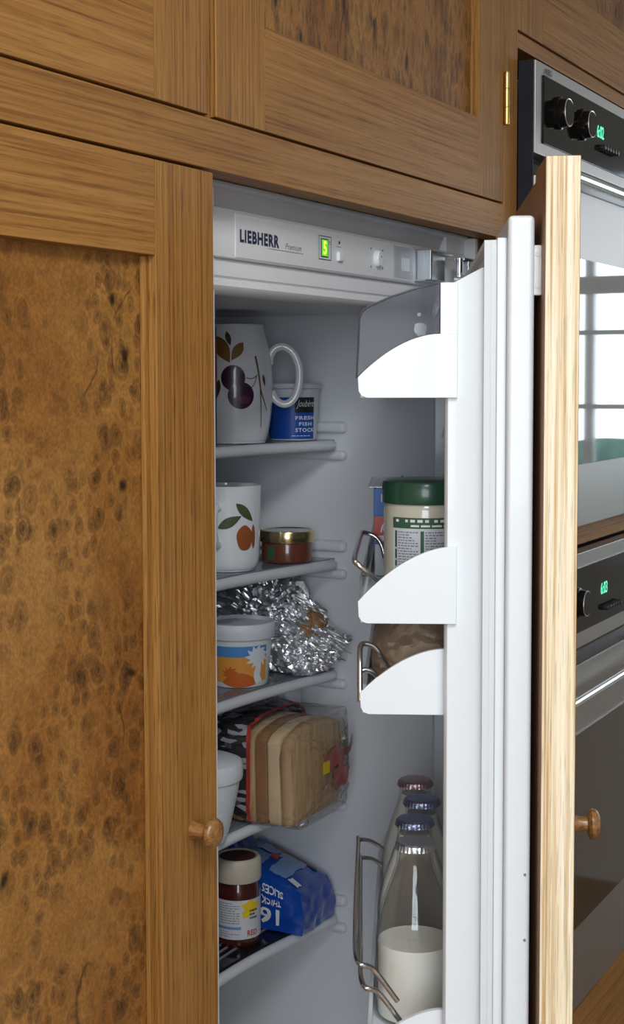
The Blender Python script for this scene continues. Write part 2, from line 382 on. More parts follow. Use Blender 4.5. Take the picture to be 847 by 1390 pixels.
# --- lettering and flat print
_tx = {}
def text2d(body, bold=0., sp=1.):
    k = (body, bold, sp)
    if k in _tx: return _tx[k]
    cu = bpy.data.curves.new('t', 'FONT'); cu.body = body; cu.offset = bold; cu.space_character = sp; cu.resolution_u = 3
    ob = bpy.data.objects.new('t', cu); COL.objects.link(ob)
    dg = bpy.context.evaluated_depsgraph_get(); me = bpy.data.meshes.new_from_object(ob.evaluated_get(dg))
    vs = [(v.co.x, v.co.y) for v in me.vertices]; fs = [tuple(p.vertices) for p in me.polygons]
    bpy.data.objects.remove(ob); bpy.data.curves.remove(cu); bpy.data.meshes.remove(me)
    x0 = min(v[0] for v in vs); x1 = max(v[0] for v in vs); y0 = min(v[1] for v in vs); y1 = max(v[1] for v in vs)
    vs = [((x-x0)/(x1-x0), (y-y0)/(y1-y0)) for x, y in vs]
    _tx[k] = (vs, fs); return _tx[k]
def put_text(bm, body, f, u0, u1, v0, v1, bold=0., shear=0., rot=False, sp=1.):
    vs, fs = text2d(body, bold, sp); nv = []
    for x, y in vs:
        if rot: x, y = 1-x, 1-y
        nv.append(bm.verts.new(f(u0+(u1-u0)*x+shear*(y-.5)*(v1-v0), v0+(v1-v0)*y)))
    for q in fs:
        try: bm.faces.new([nv[i] for i in q])
        except ValueError: pass
def quad(bm, f, u0, u1, v0, v1, n=1): sheet(bm, lambda a, b: f(u0+(u1-u0)*a, v0+(v1-v0)*b), n, 1)
def disc(bm, f, cu, cv, ru, rv, n=28, rings=4, wob=0.):
    c = bm.verts.new(f(cu, cv)); prev = None
    for k in range(1, rings+1):
        ring = []
        for i in range(n):
            a = 2*math.pi*i/n; q = (1+wob*math.sin(3*a+1)*.5+wob*math.sin(5*a))*k/rings
            ring.append(bm.verts.new(f(cu+ru*q*math.cos(a), cv+rv*q*math.sin(a))))
        for i in range(n):
            j = (i+1) % n
            bm.faces.new((c, ring[i], ring[j]) if prev is None else (prev[i], ring[i], ring[j], prev[j]))
        prev = ring
def leaf(bm, f, p0, p1, wd, bend=0., n=12):
    p0 = Vector(p0); p1 = Vector(p1); d = p1-p0; nn = Vector((-d.y, d.x)).normalized()
    def g(a, b):
        h = wd*math.sin(math.pi*min(1, max(0, a**.85)))*.5
        q = p0+d*a+nn*(bend*math.sin(math.pi*a)+(b*2-1)*h); return f(q.x, q.y)
    sheet(bm, g, n, 4)
def stroke(bm, f, pts, w0, w1=None):
    P = spline([(x, y, 0) for x, y in pts], 6); w1 = w1 or w0; prev = None; n = len(P)
    for i, p in enumerate(P):
        t = (P[min(i+1, n-1)]-P[max(i-1, 0)]).normalized(); q = Vector((-t.y, t.x, 0))*(w0+(w1-w0)*i/(n-1))*.5
        a, b = p+q, p-q; cur = (bm.verts.new(f(a.x, a.y)), bm.verts.new(f(b.x, b.y)))
        if prev: bm.faces.new((prev[0], cur[0], cur[1], prev[1]))
        prev = cur
def fine_print(bm, f, u0, u1, v0, v1, rows, fill=.9, h=.5, seed=1):
    rnd = random.Random(seed)
    for k in range(rows):
        y = v1-(k+.5)*(v1-v0)/rows; hh = (v1-v0)/rows*h*.5; x = u0; end = u0+(u1-u0)*(fill if rnd.random() > .3 else fill*rnd.uniform(.4, .9))
        while x < end:
            wl = (u1-u0)*rnd.uniform(.06, .2); quad(bm, f, x, min(x+wl, end), y-hh, y+hh); x += wl+(u1-u0)*.035
PHI = math.atan2(-.515, -.857)            # labels face the open side of the fridge
def cyl(c, rf, phi=PHI, eps=.0004):
    """maps (u across, z up) onto a turned body standing at c"""
    def f(u, v):
        r = (rf(v) if callable(rf) else rf)+eps
        a = phi+u/max(r, 1e-4); return (c[0]+r*math.cos(a), c[1]+r*math.sin(a), c[2]+v)
    return f
def interp(prof):
    ps = sorted((z, r) for r, z in prof)
    def g(z):
        if z <= ps[0][0]: return ps[0][1]
        for (z0, r0), (z1, r1) in zip(ps, ps[1:]):
            if z <= z1: return r0+(r1-r0)*(z-z0)/max(1e-9, z1-z0)
        return ps[-1][1]
    return g
def smooth_prof(pr, n=5):
    return [(max(0, p.x), p.y) for p in spline([(r, z, 0) for r, z in pr], n)]

# ------------------------------------------------------------------ the room
RX0, RX1, RY0, RY1, RZ = -3.2, 2.7, -2.6, .62, 2.45
struct('floor', box(nb(), RX0-.1, RX1+.1, RY0-.1, RY1+.1, -.06, 0), 'floor_tile')
struct('ceiling', box(nb(), RX0-.1, RX1+.1, RY0-.1, RY1+.1, RZ, RZ+.06), 'ceiling_paint')
struct('wall_back', box(nb(), RX0-.1, RX1+.1, RY1, RY1+.1, 0, RZ), 'plaster')
struct('wall_front', box(nb(), RX0-.1, RX1+.1, RY0-.1, RY0, 0, RZ), 'plaster')
def wall_with_opening(name, x0, x1, y0, y1, z0, z1):
    bm = nb(); box(bm, x0, x1, RY0, y0, 0, RZ); box(bm, x0, x1, y1, RY1, 0, RZ); box(bm, x0, x1, y0, y1, 0, z0); box(bm, x0, x1, y0, y1, z1, RZ)
    struct(name, bm, 'plaster')
def window(name, x0, x1, y0, y1, z0, z1, ny, nz):
    bm = nb()
    for a, b in ((y0, y0+.05), (y1-.05, y1)): box(bm, x0, x1, a, b, z0, z1)
    for a, b in ((z0, z0+.05), (z1-.05, z1)): box(bm, x0, x1, y0+.05, y1-.05, a, b)
    fr = struct(name, bm, 'white_paint')
    bm = nb(); xm = (x0+x1)/2
    for i in range(1, ny): yy = y0+(y1-y0)*i/ny; box(bm, xm-.018, xm+.018, yy-.014, yy+.014, z0+.05, z1-.05)
    fin('glazing_upright', bm, 'white_paint', fr)
    bm = nb()
    for zz, hh in (nz if isinstance(nz, list) else [(z0+(z1-z0)*i/nz, .014) for i in range(1, nz)]): box(bm, xm-.016, xm+.016, y0+.05, y1-.05, zz-hh, zz+hh)
    fin('glazing_bar', bm, 'white_paint', fr)
    fin('pane', box(nb(), xm-.002, xm+.002, y0+.05, y1-.05, z0+.05, z1-.05), 'window_glass', fr)
wall_with_opening('wall_left', RX0-.1, RX0, -2.05, -.75, 1.10, 2.30)
window('window_1', RX0-.08, RX0-.03, -2.05, -.75, 1.10, 2.30, 2, 2)
wall_with_opening('wall_right', RX1, RX1+.1, -2.3, -.3, .95, 2.15)
window('window_2', RX1+.03, RX1+.08, -2.3, -.3, .95, 2.15, 8, [(1.42, .007), (1.64, .007), (1.78, .026), (1.87, .007)])
hz = nb(); bmesh.ops.create_grid(hz, x_segments=90, y_segments=24, size=.5)
for v in hz.verts:
    y_ = v.co.x; z_ = v.co.y+.5; p_ = Vector((y_*14, z_*10, 1))
    v.co = Vector((2.895-.05*math.sin(math.pi*min(1, z_*1.02))*(1+.6*noise.noise(p_)), -1.3+y_*2.2+.03*noise.noise(p_*2), .80+z_*(.50+.08*noise.noise(Vector((y_*9, 0, 3))))))
bmesh.ops.solidify(hz, geom=hz.faces[:], thickness=-.02)
hd = fin('garden_hedge', hz, 'hedge', None, (2.895, -1.3, .80)); hd['label'] = 'green hedge outside the kitchen window, seen mirrored in the upper oven door'; hd['category'] = 'hedge'

# ------------------------------------------------------------------ kitchen cabinets
def oak_box(name, x0, x1, y0, y1, z0, z1, mat, parent, bev=.0012):
    return fin(name, box(nb(), x0, x1, y0, y1, z0, z1, bev, 2), mat, parent)
def knob(parent, x, z, xf=None, y0=0.):
    """turned oak knob standing off a door face along -y"""
    pr = [(0, 0), (.0068, 0), (.0062, .004), (.0052, .009), (.0054, .013), (.0095, .0142), (.0112, .0160), (.0112, .0178), (.0098, .0205), (.0065, .0222), (0, .0228)]
    bm = nb(); lathe(bm, pr, seg=28)
    for v in bm.verts: v.co = Vector((x+v.co.x, y0-v.co.z, z+v.co.y))
    return fin('knob', bm, 'oak_knob', parent, xf=xf, label='turned round oak knob')
def panel_door(root, x0, x1, z0, z1, sw, rt, rb, burlmat, depth=.010):
    door = fin('door', box(nb(), x0+sw-.006, x1-sw+.006, depth, depth+.006, z0+rb-.006, z1-rt+.006), burlmat, root, label='burr veneer door panel framed in oak')
    for a, b in ((x0, x0+sw), (x1-sw, x1)): oak_box('stile', a, b, 0, .024, z0, z1, 'oak_upright', door)
    oak_box('rail', x0+sw+.0004, x1-sw-.0004, 0, .024, z1-rt, z1, 'oak_level', door)
    oak_box('rail', x0+sw+.0004, x1-sw-.0004, 0, .024, z0, z0+rb, 'oak_level', door)
    return door
def carcass(root, x0, x1, z0, z1, y0=.03, parts=('side_panel', 'side_panel', 'back_panel', 'top_panel')):
    oak_box('side_panel', x0, x0+.016, y0, .58, z0, z1, 'carcass', root); oak_box('side_panel', x1-.016, x1, y0, .58, z0, z1, 'carcass', root)
    oak_box('back_panel', x0+.016, x1-.016, .572, .58, z0, z1, 'carcass', root); oak_box('top_panel', x0+.016, x1-.016, y0, .572, z1-.016, z1, 'carcass', root)

lard = thing('larder_cabinet', 'tall oak larder cabinet with burr veneer panelled door and round knob, left of the fridge', 'cabinet', (-.9, .3, 0))
carcass(lard, -1.2, -.604, .0, 2.32)
oak_box('plinth', -1.2, -.604, .05, .066, 0, .118, 'oak_level', lard)
ld = panel_door(lard, -1.198, -.602, .12, 1.6525, .076, .066, .10, 'burr_veneer')
knob(ld, -.636, 1.170)
oak_box('bead', -.6845, -.6785, .0062, .0098, .225, 1.5862, 'oak_upright', ld, .0008)
panel_door(lard, -1.198, -.6072, 1.6935, 2.31, .070, .081, .081, 'burr_veneer_upper')
oak_box('gap_shade_sheet', -1.184, -.604+.0, .0245, .0295, .13, 2.3, 'gap_shade', lard, 0)  # dark sheet added behind the doors, painting the shade of their gaps

hous = thing('fridge_housing_cabinet', 'oak cabinet with burr veneer upper door and brass hinge above the open fridge', 'cabinet', (-.3, .3, 0))
oak_box('side_panel', -.6035, -.5915, .03, .58, 0, 2.32, 'carcass', hous); oak_box('side_panel', -.006, .003, .03, .58, 0, 2.32, 'carcass', hous)
oak_box('back_panel', -.591, -.0065, .572, .58, 0, 2.32, 'carcass', hous); oak_box('niche_top', -.591, -.0065, .026, .572, 1.668, 1.684, 'carcass', hous)
oak_box('top_panel', -.591, -.0065, .03, .572, 2.304, 2.32, 'carcass', hous); oak_box('plinth', -.591, -.0065, .05, .066, 0, .118, 'oak_level', hous)
oak_box('gap_shade_sheet', -.591, -.0065, .0245, .0295, 1.69, 2.3, 'gap_shade', hous, 0)
ud = panel_door(hous, -.5968, .0000, 1.6935, 2.31, .0725, .081, .081, 'burr_veneer_upper')
bm = nb()
lathe(bm, [(0, 0), (.0030, .0008), (.0034, .003), (.0034, .0185), (.0030, .019), (.0034, .0195), (.0034, .0385), (.0030, .039), (.0034, .0395), (.0034, .055), (.0030, .0572), (0, .058)], (.0020, -.0026, 1.777), 16)
fin('hinge', bm, 'brass', ud, label='brass butt hinge knuckle')

ovc = thing('oven_housing_cabinet', 'tall oak cabinet housing the two built-in ovens', 'cabinet', (.34, .3, 0))
carcass(ovc, .0035, .68, 0, 2.32)
oak_box('plinth', .0035, .68, .05, .066, 0, .118, 'oak_level', ovc)
panel_door(ovc, .0435, .64, 1.8885, 2.31, .0855, .081, .081, 'burr_veneer_upper')
oak_box('gap_shade_sheet', .02, .66, .0245, .0295, 1.885, 2.3, 'gap_shade', ovc, 0)
oak_box('frame_stile', .6405, .68, 0, .024, .12, 2.31, 'oak_upright', ovc)
oak_box('frame_rail', .0435, .640, 0, .024, 1.8685, 1.8855, 'oak_level', ovc)
oak_box('frame_rail', .0435, .640, 0, .024, 1.289, 1.317, 'oak_level', ovc)
oak_box('lower_panel', .0435, .640, 0, .024, .12, .70, 'oak_level', ovc)

struct('trim_1', box(nb(), -1.2, .0026, 0, .024, 1.6545, 1.6915, .0010), 'oak_level', 'oak frame rail running between the lower and upper cabinet doors')
struct('trim_2', box(nb(), .0030, .0432, 0, .024, .12, 2.31, .0014), 'oak_upright', 'narrow oak frame stile between the fridge and the ovens')
struct('trim_3', box(nb(), -.6062, -.5978, .004, .024, 1.692, 2.31, .0015), 'oak_upright', 'thin oak strip between the two upper cabinet doors')

# ------------------------------------------------------------------ ovens
OX0, OX1, OY = .046, .638, -.020
def front_rect(bm, x0, x1, z0, z1, y0, y1, bev=.0008): return box(bm, x0, x1, y0, y1, z0, z1, bev)
def oven(name, label, z_top, z_ins_t, z_ins_b, z_cp, z_door, z_gt, z_gb, z_bot, digits, dig, btn, knobs, glass, handle):
    o = thing(name, label, 'oven', (.34, .28, z_bot))
    fin('body', box(nb(), OX0+.012, OX1-.012, .026, .54, z_bot+.004, z_top-.006), 'black_plastic', o)
    # control panel: black side returns, steel fascia, black glass inset
    cp = fin('control_panel', box(nb(), OX0, OX1, OY, .0, z_cp, z_top, .0012), 'brushed_steel', o)
    bm = nb(); box(bm, OX0-.0012, OX0-.0002, OY+.002, 0., z_bot, z_top, .0004); fin('side_trim', bm, 'black_plastic', cp)
    fin('glass_inset', front_rect(nb(), OX0+.022, OX1-.022, z_ins_b, z_ins_t, OY-.0022, OY+.002), 'black_gloss', cp)
    f = lambda yy: (lambda u, v: (u, yy, v))
    bm = nb(); put_text(bm, digits, f(OY-.0028), dig[0]-.014, dig[0]+.014, dig[1]-.0078, dig[1]+.0078, .012); fin('clock_digits', bm, 'oven_digit', cp, recalc=False)
    for i in range(6):
        bm = nb(); lathe(bm, [(0, 0), (.0036, 0), (.0036, .006), (.0030, .0072), (0, .0075)], seg=14)
        for v in bm.verts: v.co = Vector((btn[0]+i*.0115+v.co.x, OY-.002-v.co.z, btn[1]+v.co.y))
        fin('button', bm, 'black_plastic', cp)
    for kx, kz in knobs:
        bm = nb(); lathe(bm, [(0, 0), (.019, 0), (.0185, .004), (.0165, .0050), (.0155, .0125), (.0145, .0145), (0, .0145)], seg=30)
        for v in bm.verts: v.co = Vector((kx+v.co.x, OY-.002-v.co.z, kz+v.co.y))
        k = fin('knob', bm, 'black_gloss', cp)
        bm = nb(); tube(bm, [(kx+.0152*math.cos(a*.2618), OY-.0152, kz+.0152*math.sin(a*.2618)) for a in range(24)], .0010, 6, True); fin('knob_ring', bm, 'chrome', k)
    # vent gap and door
    fin('vent', box(nb(), OX0+.004, OX1-.004, -.004, .02, z_door-.004, z_cp-.0005), 'black_gloss', o)
    dr = fin('oven_door', box(nb(), OX0, OX1, OY, .0, z_bot, z_door, .0015), 'brushed_steel', o)
    fin('door_glass', front_rect(nb(), OX0+.012, OX1-.012, z_gb, z_gt, OY-.003, OY+.001), glass, dr)
    if handle:
        hz, hy, hr = handle; bm = nb()
        tube(bm, [(OX0+.03, OY-hy, hz), (OX1-.03, OY-hy, hz)], hr, 14)
        for hx in (OX0+.06, OX1-.06): tube(bm, [(hx, OY+.0, hz), (hx, OY-hy, hz)], hr*.7, 10)
        fin('handle', bm, 'chrome', dr)
    return o, cp
ov, cp = oven('wall_oven', 'upper built-in steel oven, clock at 6:02, mirror glass door reflecting the window', 1.8545, 1.841, 1.765, 1.752, 1.728, 1.647, 1.396, 1.3185,
     '6:02', (.281, 1.8085), (.283, 1.790), ((.118, 1.806), (.206, 1.806)), 'oven_glass', (1.738, .012, .0075))
bm = nb(); put_text(bm, 'AEG', lambda u, v: (u, OY-.0012, v), .074, .098, 1.8435, 1.8500, .02); fin('lettering', bm, 'ink_black', cp, recalc=False)
oven('wall_oven', 'lower built-in steel oven, clock at 6:03, dark glass door with bar handle', 1.2855, 1.268, 1.187, 1.167, 1.146, 1.060, .813, .705,
     '6:03', (.318, 1.231), (.318, 1.205), ((.115, 1.226), (.206, 1.226)), 'oven_glass_dark', (1.112, .018, .005))

# ------------------------------------------------------------------ the fridge
fr = thing('built_in_fridge', 'white built-in fridge behind an oak door, standing open with food on its shelves', 'fridge', (-.3, .3, .14))
XI0, XI1, YF, YB, ZI0, ZI1 = -.535, -.065, .040, .50, .30, 1.569
bm = nb()
box(bm, XI1, -.012, YF, YB+.05, .16, 1.655, .002); box(bm, -.588, XI0, YF, YB+.05, .16, 1.655, .002)
box(bm, XI0-.001, XI1+.001, YB, YB+.05, .16, 1.655); box(bm, XI0-.001, XI1+.001, YF+.012, YB+.05, ZI1+.004, 1.655); box(bm, XI0-.001, XI1+.001, YF, YB+.05, .16, ZI0, .002)
fin('body', bm, 'liner_white', fr)
bm = nb(); box(bm, -.0140, -.0066, .0268, .046, .16, 1.655, .001); fin('side_flange', bm, 'panel_white', fr)
# header: rounded trim, grey strip, control panel, lower strip and rolled lip
prism_x = lambda u, v, a: (a, u, v)
bm = nb(); prism(bm, [(.052, 1.6520), (.0395, 1.6525), (.0365, 1.6545), (.0365, 1.6570), (.0395, 1.6590), (.052, 1.6595)], -.588, -.012, prism_x); fin('header_trim', bm, 'shelf_white', fr)
bm = nb(); prism(bm, [(.0530, 1.6525), (.0530, 1.6370), (.0490, 1.6370), (.0425, 1.6525)], -.588, -.012, prism_x); fin('header_strip', bm, 'trim_grey', fr)
bm = nb(); prism(bm, [(.0525, 1.6370), (.0395, 1.6370), (.0385, 1.6355), (.0385, 1.5985), (.0395, 1.5975), (.0525, 1.5975)], -.588, -.012, prism_x); cpn = fin('control_panel', bm, 'panel_white', fr)
bm = nb(); prism(bm, [(.0525, 1.5972), (.0425, 1.5972), (.0400, 1.5835), (.0420, 1.5822), (.0420, 1.5808), (.0395, 1.5795), (.0380, 1.5755), (.0400, 1.5715), (.0450, 1.5690), (.0525, 1.5690)], -.588, -.012, prism_x); fin('header_lip', bm, 'panel_white', fr)
PY = .0385
bm = nb(); box(bm, -.507, -.158, PY-.0008, PY+.0004, 1.5992, 1.6345, .0004); fin('fascia', bm, 'panel_white', cpn)
FP = lambda u, v: (u, PY-.0012, v)
bm = nb(); put_text(bm, 'LIEBHERR', FP, -.501, -.436, 1.6118, 1.6222, .042, sp=1.16); fin('lettering', bm, 'ink_navy', cpn, recalc=False, label='bold navy lettering reading LIEBHERR')
bm = nb(); put_text(bm, 'Premium', FP, -.4245, -.396, 1.6120, 1.6170, 0, .25); quad(bm, FP, -.456, -.393, 1.6100, 1.6104); fin('lettering', bm, 'ink_grey', cpn, recalc=False)
bm = nb()
for a in ((-.3635, -.3629, 1.6080, 1.6292), (-.3399, -.3393, 1.6080, 1.6292), (-.3635, -.3393, 1.6286, 1.6292), (-.3635, -.3393, 1.6080, 1.6086)): quad(bm, FP, *a)
quad(bm, FP, -.3592, -.3452, 1.6103, 1.6268); put_text(bm, '°C', FP, -.3445, -.3405, 1.6222, 1.6252)
fin('display_frame', bm, 'ink_black', cpn, recalc=False)
bm = nb(); FP2 = lambda u, v: (u, PY-.0014, v); quad(bm, FP2, -.3582, -.3462, 1.6112, 1.6258); dsp = fin('display', bm, 'lcd_green', cpn, recalc=False, label='lit green temperature display showing 5')
bm = nb(); FP3 = lambda u, v: (u, PY-.0016, v); put_text(bm, '5', FP3, -.3555, -.3490, 1.6125, 1.6245, .03); fin('display_digit', bm, 'lcd_digit', cpn, recalc=False)
bm = nb(); disc(bm, FP, -.323, 1.6255, .0016, .0016, 12, 1); fine_print(bm, FP, -.329, -.317, 1.6212, 1.6222, 1)
for a in ((-.256, 1.6255), (-.230, 1.6255), (-.256, 1.6085), (-.230, 1.6085)): quad(bm, FP, a[0]-.0014, a[0]+.0014, a[1]-.0003, a[1]+.0003); quad(bm, FP, a[0]-.0003, a[0]+.0003, a[1]-.0014, a[1]+.0014)
o = fin('panel_marks', bm, 'ink_black', cpn, recalc=False); o['kind'] = 'stuff'
bm = nb(); disc(bm, lambda u, v: (u, PY-.0062, v), -.243, 1.6185, .0009, .0009, 10, 1); fin('dial_dot', bm, 'ink_black', cpn, recalc=False)
bm = nb(); box(bm, -.3275, -.3185, PY-.0038, PY, 1.6085, 1.6172, .0012); fin('button', bm, 'door_white', cpn)
bm = nb(); lathe(bm, [(0, 0), (.0066, 0), (.0066, .0035), (.0056, .0055), (0, .0058)], seg=26)
for v in bm.verts: v.co = Vector((-.243+v.co.x, PY-.0002-v.co.z, 1.617+v.co.y*1.25))
fin('dial', bm, 'door_white', cpn)
bm = nb(); box(bm, -.205, -.1585, PY-.0030, PY-.0012, 1.6015, 1.6325, .0006); fin('lamp_window', bm, 'lamp_clear', cpn)
bm = nb(); box(bm, -.185, -.166, PY-.0016, PY+.006, 1.6085, 1.6225, .0012); fin('lamp_switch', bm, 'door_white', cpn)
# top hinge (chrome)
bm = nb(); box(bm, -.152, -.078, .026, .0385, 1.6300, 1.6325, .0006); box(bm, -.152, -.060, .026, .0385, 1.6005, 1.6030, .0006); box(bm, -.152, -.078, .0362, .0385, 1.603, 1.630); box(bm, -.1525, -.148, .020, .036, 1.6015, 1.6320, .001)
hg = fin('top_hinge', bm, 'hinge_steel', fr, label='chrome top hinge bracket with arm')
bm = nb(); lathe(bm, [(0, 0), (.0045, 0), (.0045, .0025), (.0036, .003), (.0036, .0165), (.0045, .017), (.0045, .0195), (0, .0195)], (-.076, .020, 1.6085), 18); fin('hinge_pin', bm, 'chrome', hg)
bm = nb(); box(bm, -.0685, -.030, .0125, .024, 1.6095, 1.6260, .0012); prism(bm, [(-.076, .014), (-.040, .010), (-.032, .018), (-.04, .026), (-.076, .026)], 1.6265, 1.6285, lambda u, v, a: (u, v, a)); prism(bm, [(-.076, .014), (-.040, .010), (-.032, .018), (-.04, .026), (-.076, .026)], 1.6055, 1.6080, lambda u, v, a: (u, v, a)); fin('hinge_arm', bm, 'hinge_steel', hg)

# shelves: glass plate, rolled white front edge, ribs on the wall
SH = [1.4345, 1.3010, 1.1760, 1.0360, .8945]
def shelf_front(x):                       # shallow inward curve of the front edge
    q = max(0., min(1., (XI1-x)/.235)); return .166+.030*math.sin(q*math.pi/2)
for i, z in enumerate(SH):
    xs = [XI0+.004+(XI1-XI0-.008)*k/36 for k in range(37)]
    sf = lambda x: shelf_front(x) if x > -.30 else shelf_front(-.60-x)
    bm = nb()
    lo = [(x, sf(x)+.006) for x in xs]
    poly = lo+[(xs[-1], YB-.02), (xs[0], YB-.02)]
    prism(bm, poly, z-.0050, z-.0006, lambda u, v, a: (u, v, a))
    sh = fin('shelf', bm, 'dark_plate_glass' if i == 4 else 'shelf_glass', fr)
    path = [(xs[-1]+.002, .196, z-.0066), (xs[-1]+.001, .178, z-.0066)]+[(x, sf(x), z-.0066) for x in xs[::-1][1:]]
    bm = nb(); tube(bm, path, .0058, 12); fin('front_edge', bm, 'shelf_white', sh)
    for dz, h in ((.0065, .0130), (-.0240, .0110)):
        bm = nb(); box(bm, XI1-.008, XI1+.004, .158, .47, z+dz, z+dz+h, .0050, 4); fin('shelf_rib', bm, 'liner_white', fr)
    if i == 4:
        bm = nb(); box(bm, XI0+.01, XI1-.012, .205, .45, z-.022, z-.006, .001); fin('drawer_cover', bm, 'black_plastic', sh)
        for k in range(9):
            bm = nb(); box(bm, -.30, -.12, .215+k*.010, .2185+k*.010, z-.0030, z-.0002); fin('plate_rib', bm, 'ink_grey', sh)

# --- door: oak front
ST, SL = .595, .515
dw = fin('oak_door', box(nb(), .02, SL+.002, -.018, -.0005, .17, 1.645), 'oak_inner_face', fr, xf=D, label='back of the open oak fridge door')
for a, b in ((0, .02), (SL, ST-.0008)): fin('stile', box(nb(), a, b, -.018, 0, .16, 1.652, .0008), 'oak_inner_face', dw, xf=D)
for a, b in ((0, .078), (SL, ST-.0008)): fin('stile', box(nb(), a, b, -.0240, -.0180, .16, 1.652, .0008), 'oak_upright', dw, xf=D)
fin('burr_panel', box(nb(), .076, SL+.002, -.0186, -.0179, .255, 1.59), 'burr_veneer', dw, xf=D)
fin('edge_lipping', box(nb(), ST-.0012, ST, -.0236, -.0004, .161, 1.6515, .0006), 'oak_pale_edge', dw, xf=D, label='pale oak door edge')
for a, b in ((.16, .26), (1.586, 1.652)): fin('rail', box(nb(), .0782, SL-.0002, -.024, -.018, a, b, .001), 'oak_level', dw, xf=D)
knob(dw, .556, 1.179, xf=lambda x, y, z: D(x, y, z), y0=-.024)
# --- door: white slab, gasket, raised liner
ds = fin('door_slab', box(nb(), .004, .572, .0048, .0235, .17, 1.6145, .0035, 3), 'door_white', fr, xf=D)
bm = nb(); box(bm, .560, .569, -.0004, .0052, 1.559, 1.594, .001); tube(bm, [(.569, .0025, 1.566), (.5702, .0025, 1.566)], .002, 8); tube(bm, [(.569, .0025, 1.588), (.5702, .0025, 1.588)], .002, 8); fin('mounting_bracket', bm, 'white_paint', ds, xf=D)
for z in (1.146, 1.098, 1.30, 1.50):
    if z < 1.2:
        bm = nb(); tube(bm, [(.570, .0085, z), (.5724, .0085, z)], .0011, 10); fin('screw_hole', bm, 'ink_grey', ds, xf=D)
def ring(bm, s0, s1, z0, z1, wd, t0, t1):
    box(bm, s0, s0+wd, t0, t1, z0, z1); box(bm, s1-wd, s1, t0, t1, z0, z1); box(bm, s0+wd, s1-wd, t0, t1, z1-wd, z1); box(bm, s0+wd, s1-wd, t0, t1, z0, z0+wd)
fin('inner_sheet', box(nb(), .012, .5625, .0234, .0305, .18, 1.6000, .0012), 'door_white', ds, xf=D)
bm = nb(); ring(bm, .014, .5600, .182, 1.5985, .010, .0304, .0345); ring(bm, .014, .5595, .182, 1.5985, .0045, .0345, .0392)
fin('gasket', bm, 'gasket', ds, xf=D)
bm = nb()
sid = [(.556, .0300), (.5505, .0400), (.5490, .0640), (.5460, .0662), (.5300, .0662), (.5260, .0640), (.5240, .0300)]
prism(bm, sid, .20, 1.5760, lambda u, v, a: (u, v, a if a < 1 else (1.580 if v < .041 else max(1.5675, 1.580-(v-.040)*.95))))
fs_ = [(.026, .0300), (.029, .0400), (.0310, .0640), (.034, .0662), (.046, .0662), (.050, .0640), (.053, .0300)]
prism(bm, fs_, .20, 1.5760, lambda u, v, a: (u, v, a))
tp = [(1.5790, .0300), (1.5770, .0400), (1.5690, .0520), (1.5660, .0650), (1.552, .0650), (1.548, .0300)]
prism(bm, tp, .05, .53, lambda u, v, a: (a, v, u))
fin('door_liner', bm, 'door_white', fr, xf=D)
bm = nb(); tube(bm, [(.056, .050, 1.26), (.056, .050, 1.46)], .0035, 10)
for z in (1.392, 1.440, 1.20, 1.22, 1.185): tube(bm, spline([(.0565, .043, z), (.058, .045, z+.008), (.058, .050, z+.010), (.058, .055, z+.008), (.0565, .057, z)], 5), .0012, 8)
fin('rack_stud', bm, 'clear_plastic', fr, xf=D)

# --- door racks
def endcap(bm, s0, s1, tb, tf, zb, zl, zt, tt, n=14):
    """rounded end of a rack: low lip at the front, convex curve up to the door"""
    P = [(tb, zb), (tf-.006, zb), (tf-.002, zb+.0015), (tf, zb+.005), (tf+.0006, zl)]
    for k in range(1, n+1):
        a = k/n; P.append((tf+.0006+(tt-tf-.0006)*a, zl+(zt-zl)*(1-(1-a)**1.9)))
    P += [(tb, zt)]
    prism(bm, P, s0, s1, lambda u, v, a: (a, u, v), .0006)
def rack(name, s0, s1, tb, tf, zb, zl, zt, tt, label):
    bm = nb(); box(bm, s0, s1-.004, .034, tf-.001, zb, zb+.003, .0008); box(bm, s0, s1-.004, tf-.0035, tf, zb+.003, zl-.002, .0008)
    endcap(bm, s0, s0+.003, tb, tf, zb, zl, zt, tt)
    endcap(bm, s1-.004, s1, tb, tf, zb, zl, zt, tt)
    return fin(name, bm, 'door_white', fr, xf=D, label=label)
def holder(par, pts_list, r=.0021):
    for pts in pts_list:
        bm = nb(); tube(bm, spline(pts, 7), r, 10); fin('bottle_holder_wire', bm, 'wire_steel', par, xf=D)

# dairy compartment with smoked lid
dc = rack('dairy_compartment', .050, .5530, .0575, .1285, 1.4872, 1.5020, 1.5330, .0700, 'white dairy compartment under the top of the fridge door')
bm = nb(); box(bm, .5490, .5530, .0575, .0700, 1.5325, 1.5695, .0008); fin('lid_post', bm, 'door_white', dc, xf=D)
lp = [(.1300, 1.5015), (.1290, 1.5200), (.1280, 1.5440), (.1255, 1.5500), (.1200, 1.5535), (.1050, 1.5600), (.0880, 1.5655), (.0700, 1.5690)]
bm = nb(); S0, S1 = .054, .5478
g = [[bm.verts.new((s, t, z)) for t, z in lp] for s in (S0, S1)]
for k in range(len(lp)-1): bm.faces.new((g[0][k], g[1][k], g[1][k+1], g[0][k+1]))
low = [(.0700, 1.5335)]+[(.0700+(.1291-.0700)*q, 1.5335-(1.5335-1.5020)*(q**1.9)) for q in (.25, .5, .75)]
for s in (S0, S1):
    P = [bm.verts.new((s, t, z)) for t, z in lp]+[bm.verts.new((s, t, z)) for t, z in low]
    bm.faces.new(P)
lid = fin('smoked_lid', bm, 'smoke_lid', dc, xf=D, label='smoked clear lid of the dairy compartment')
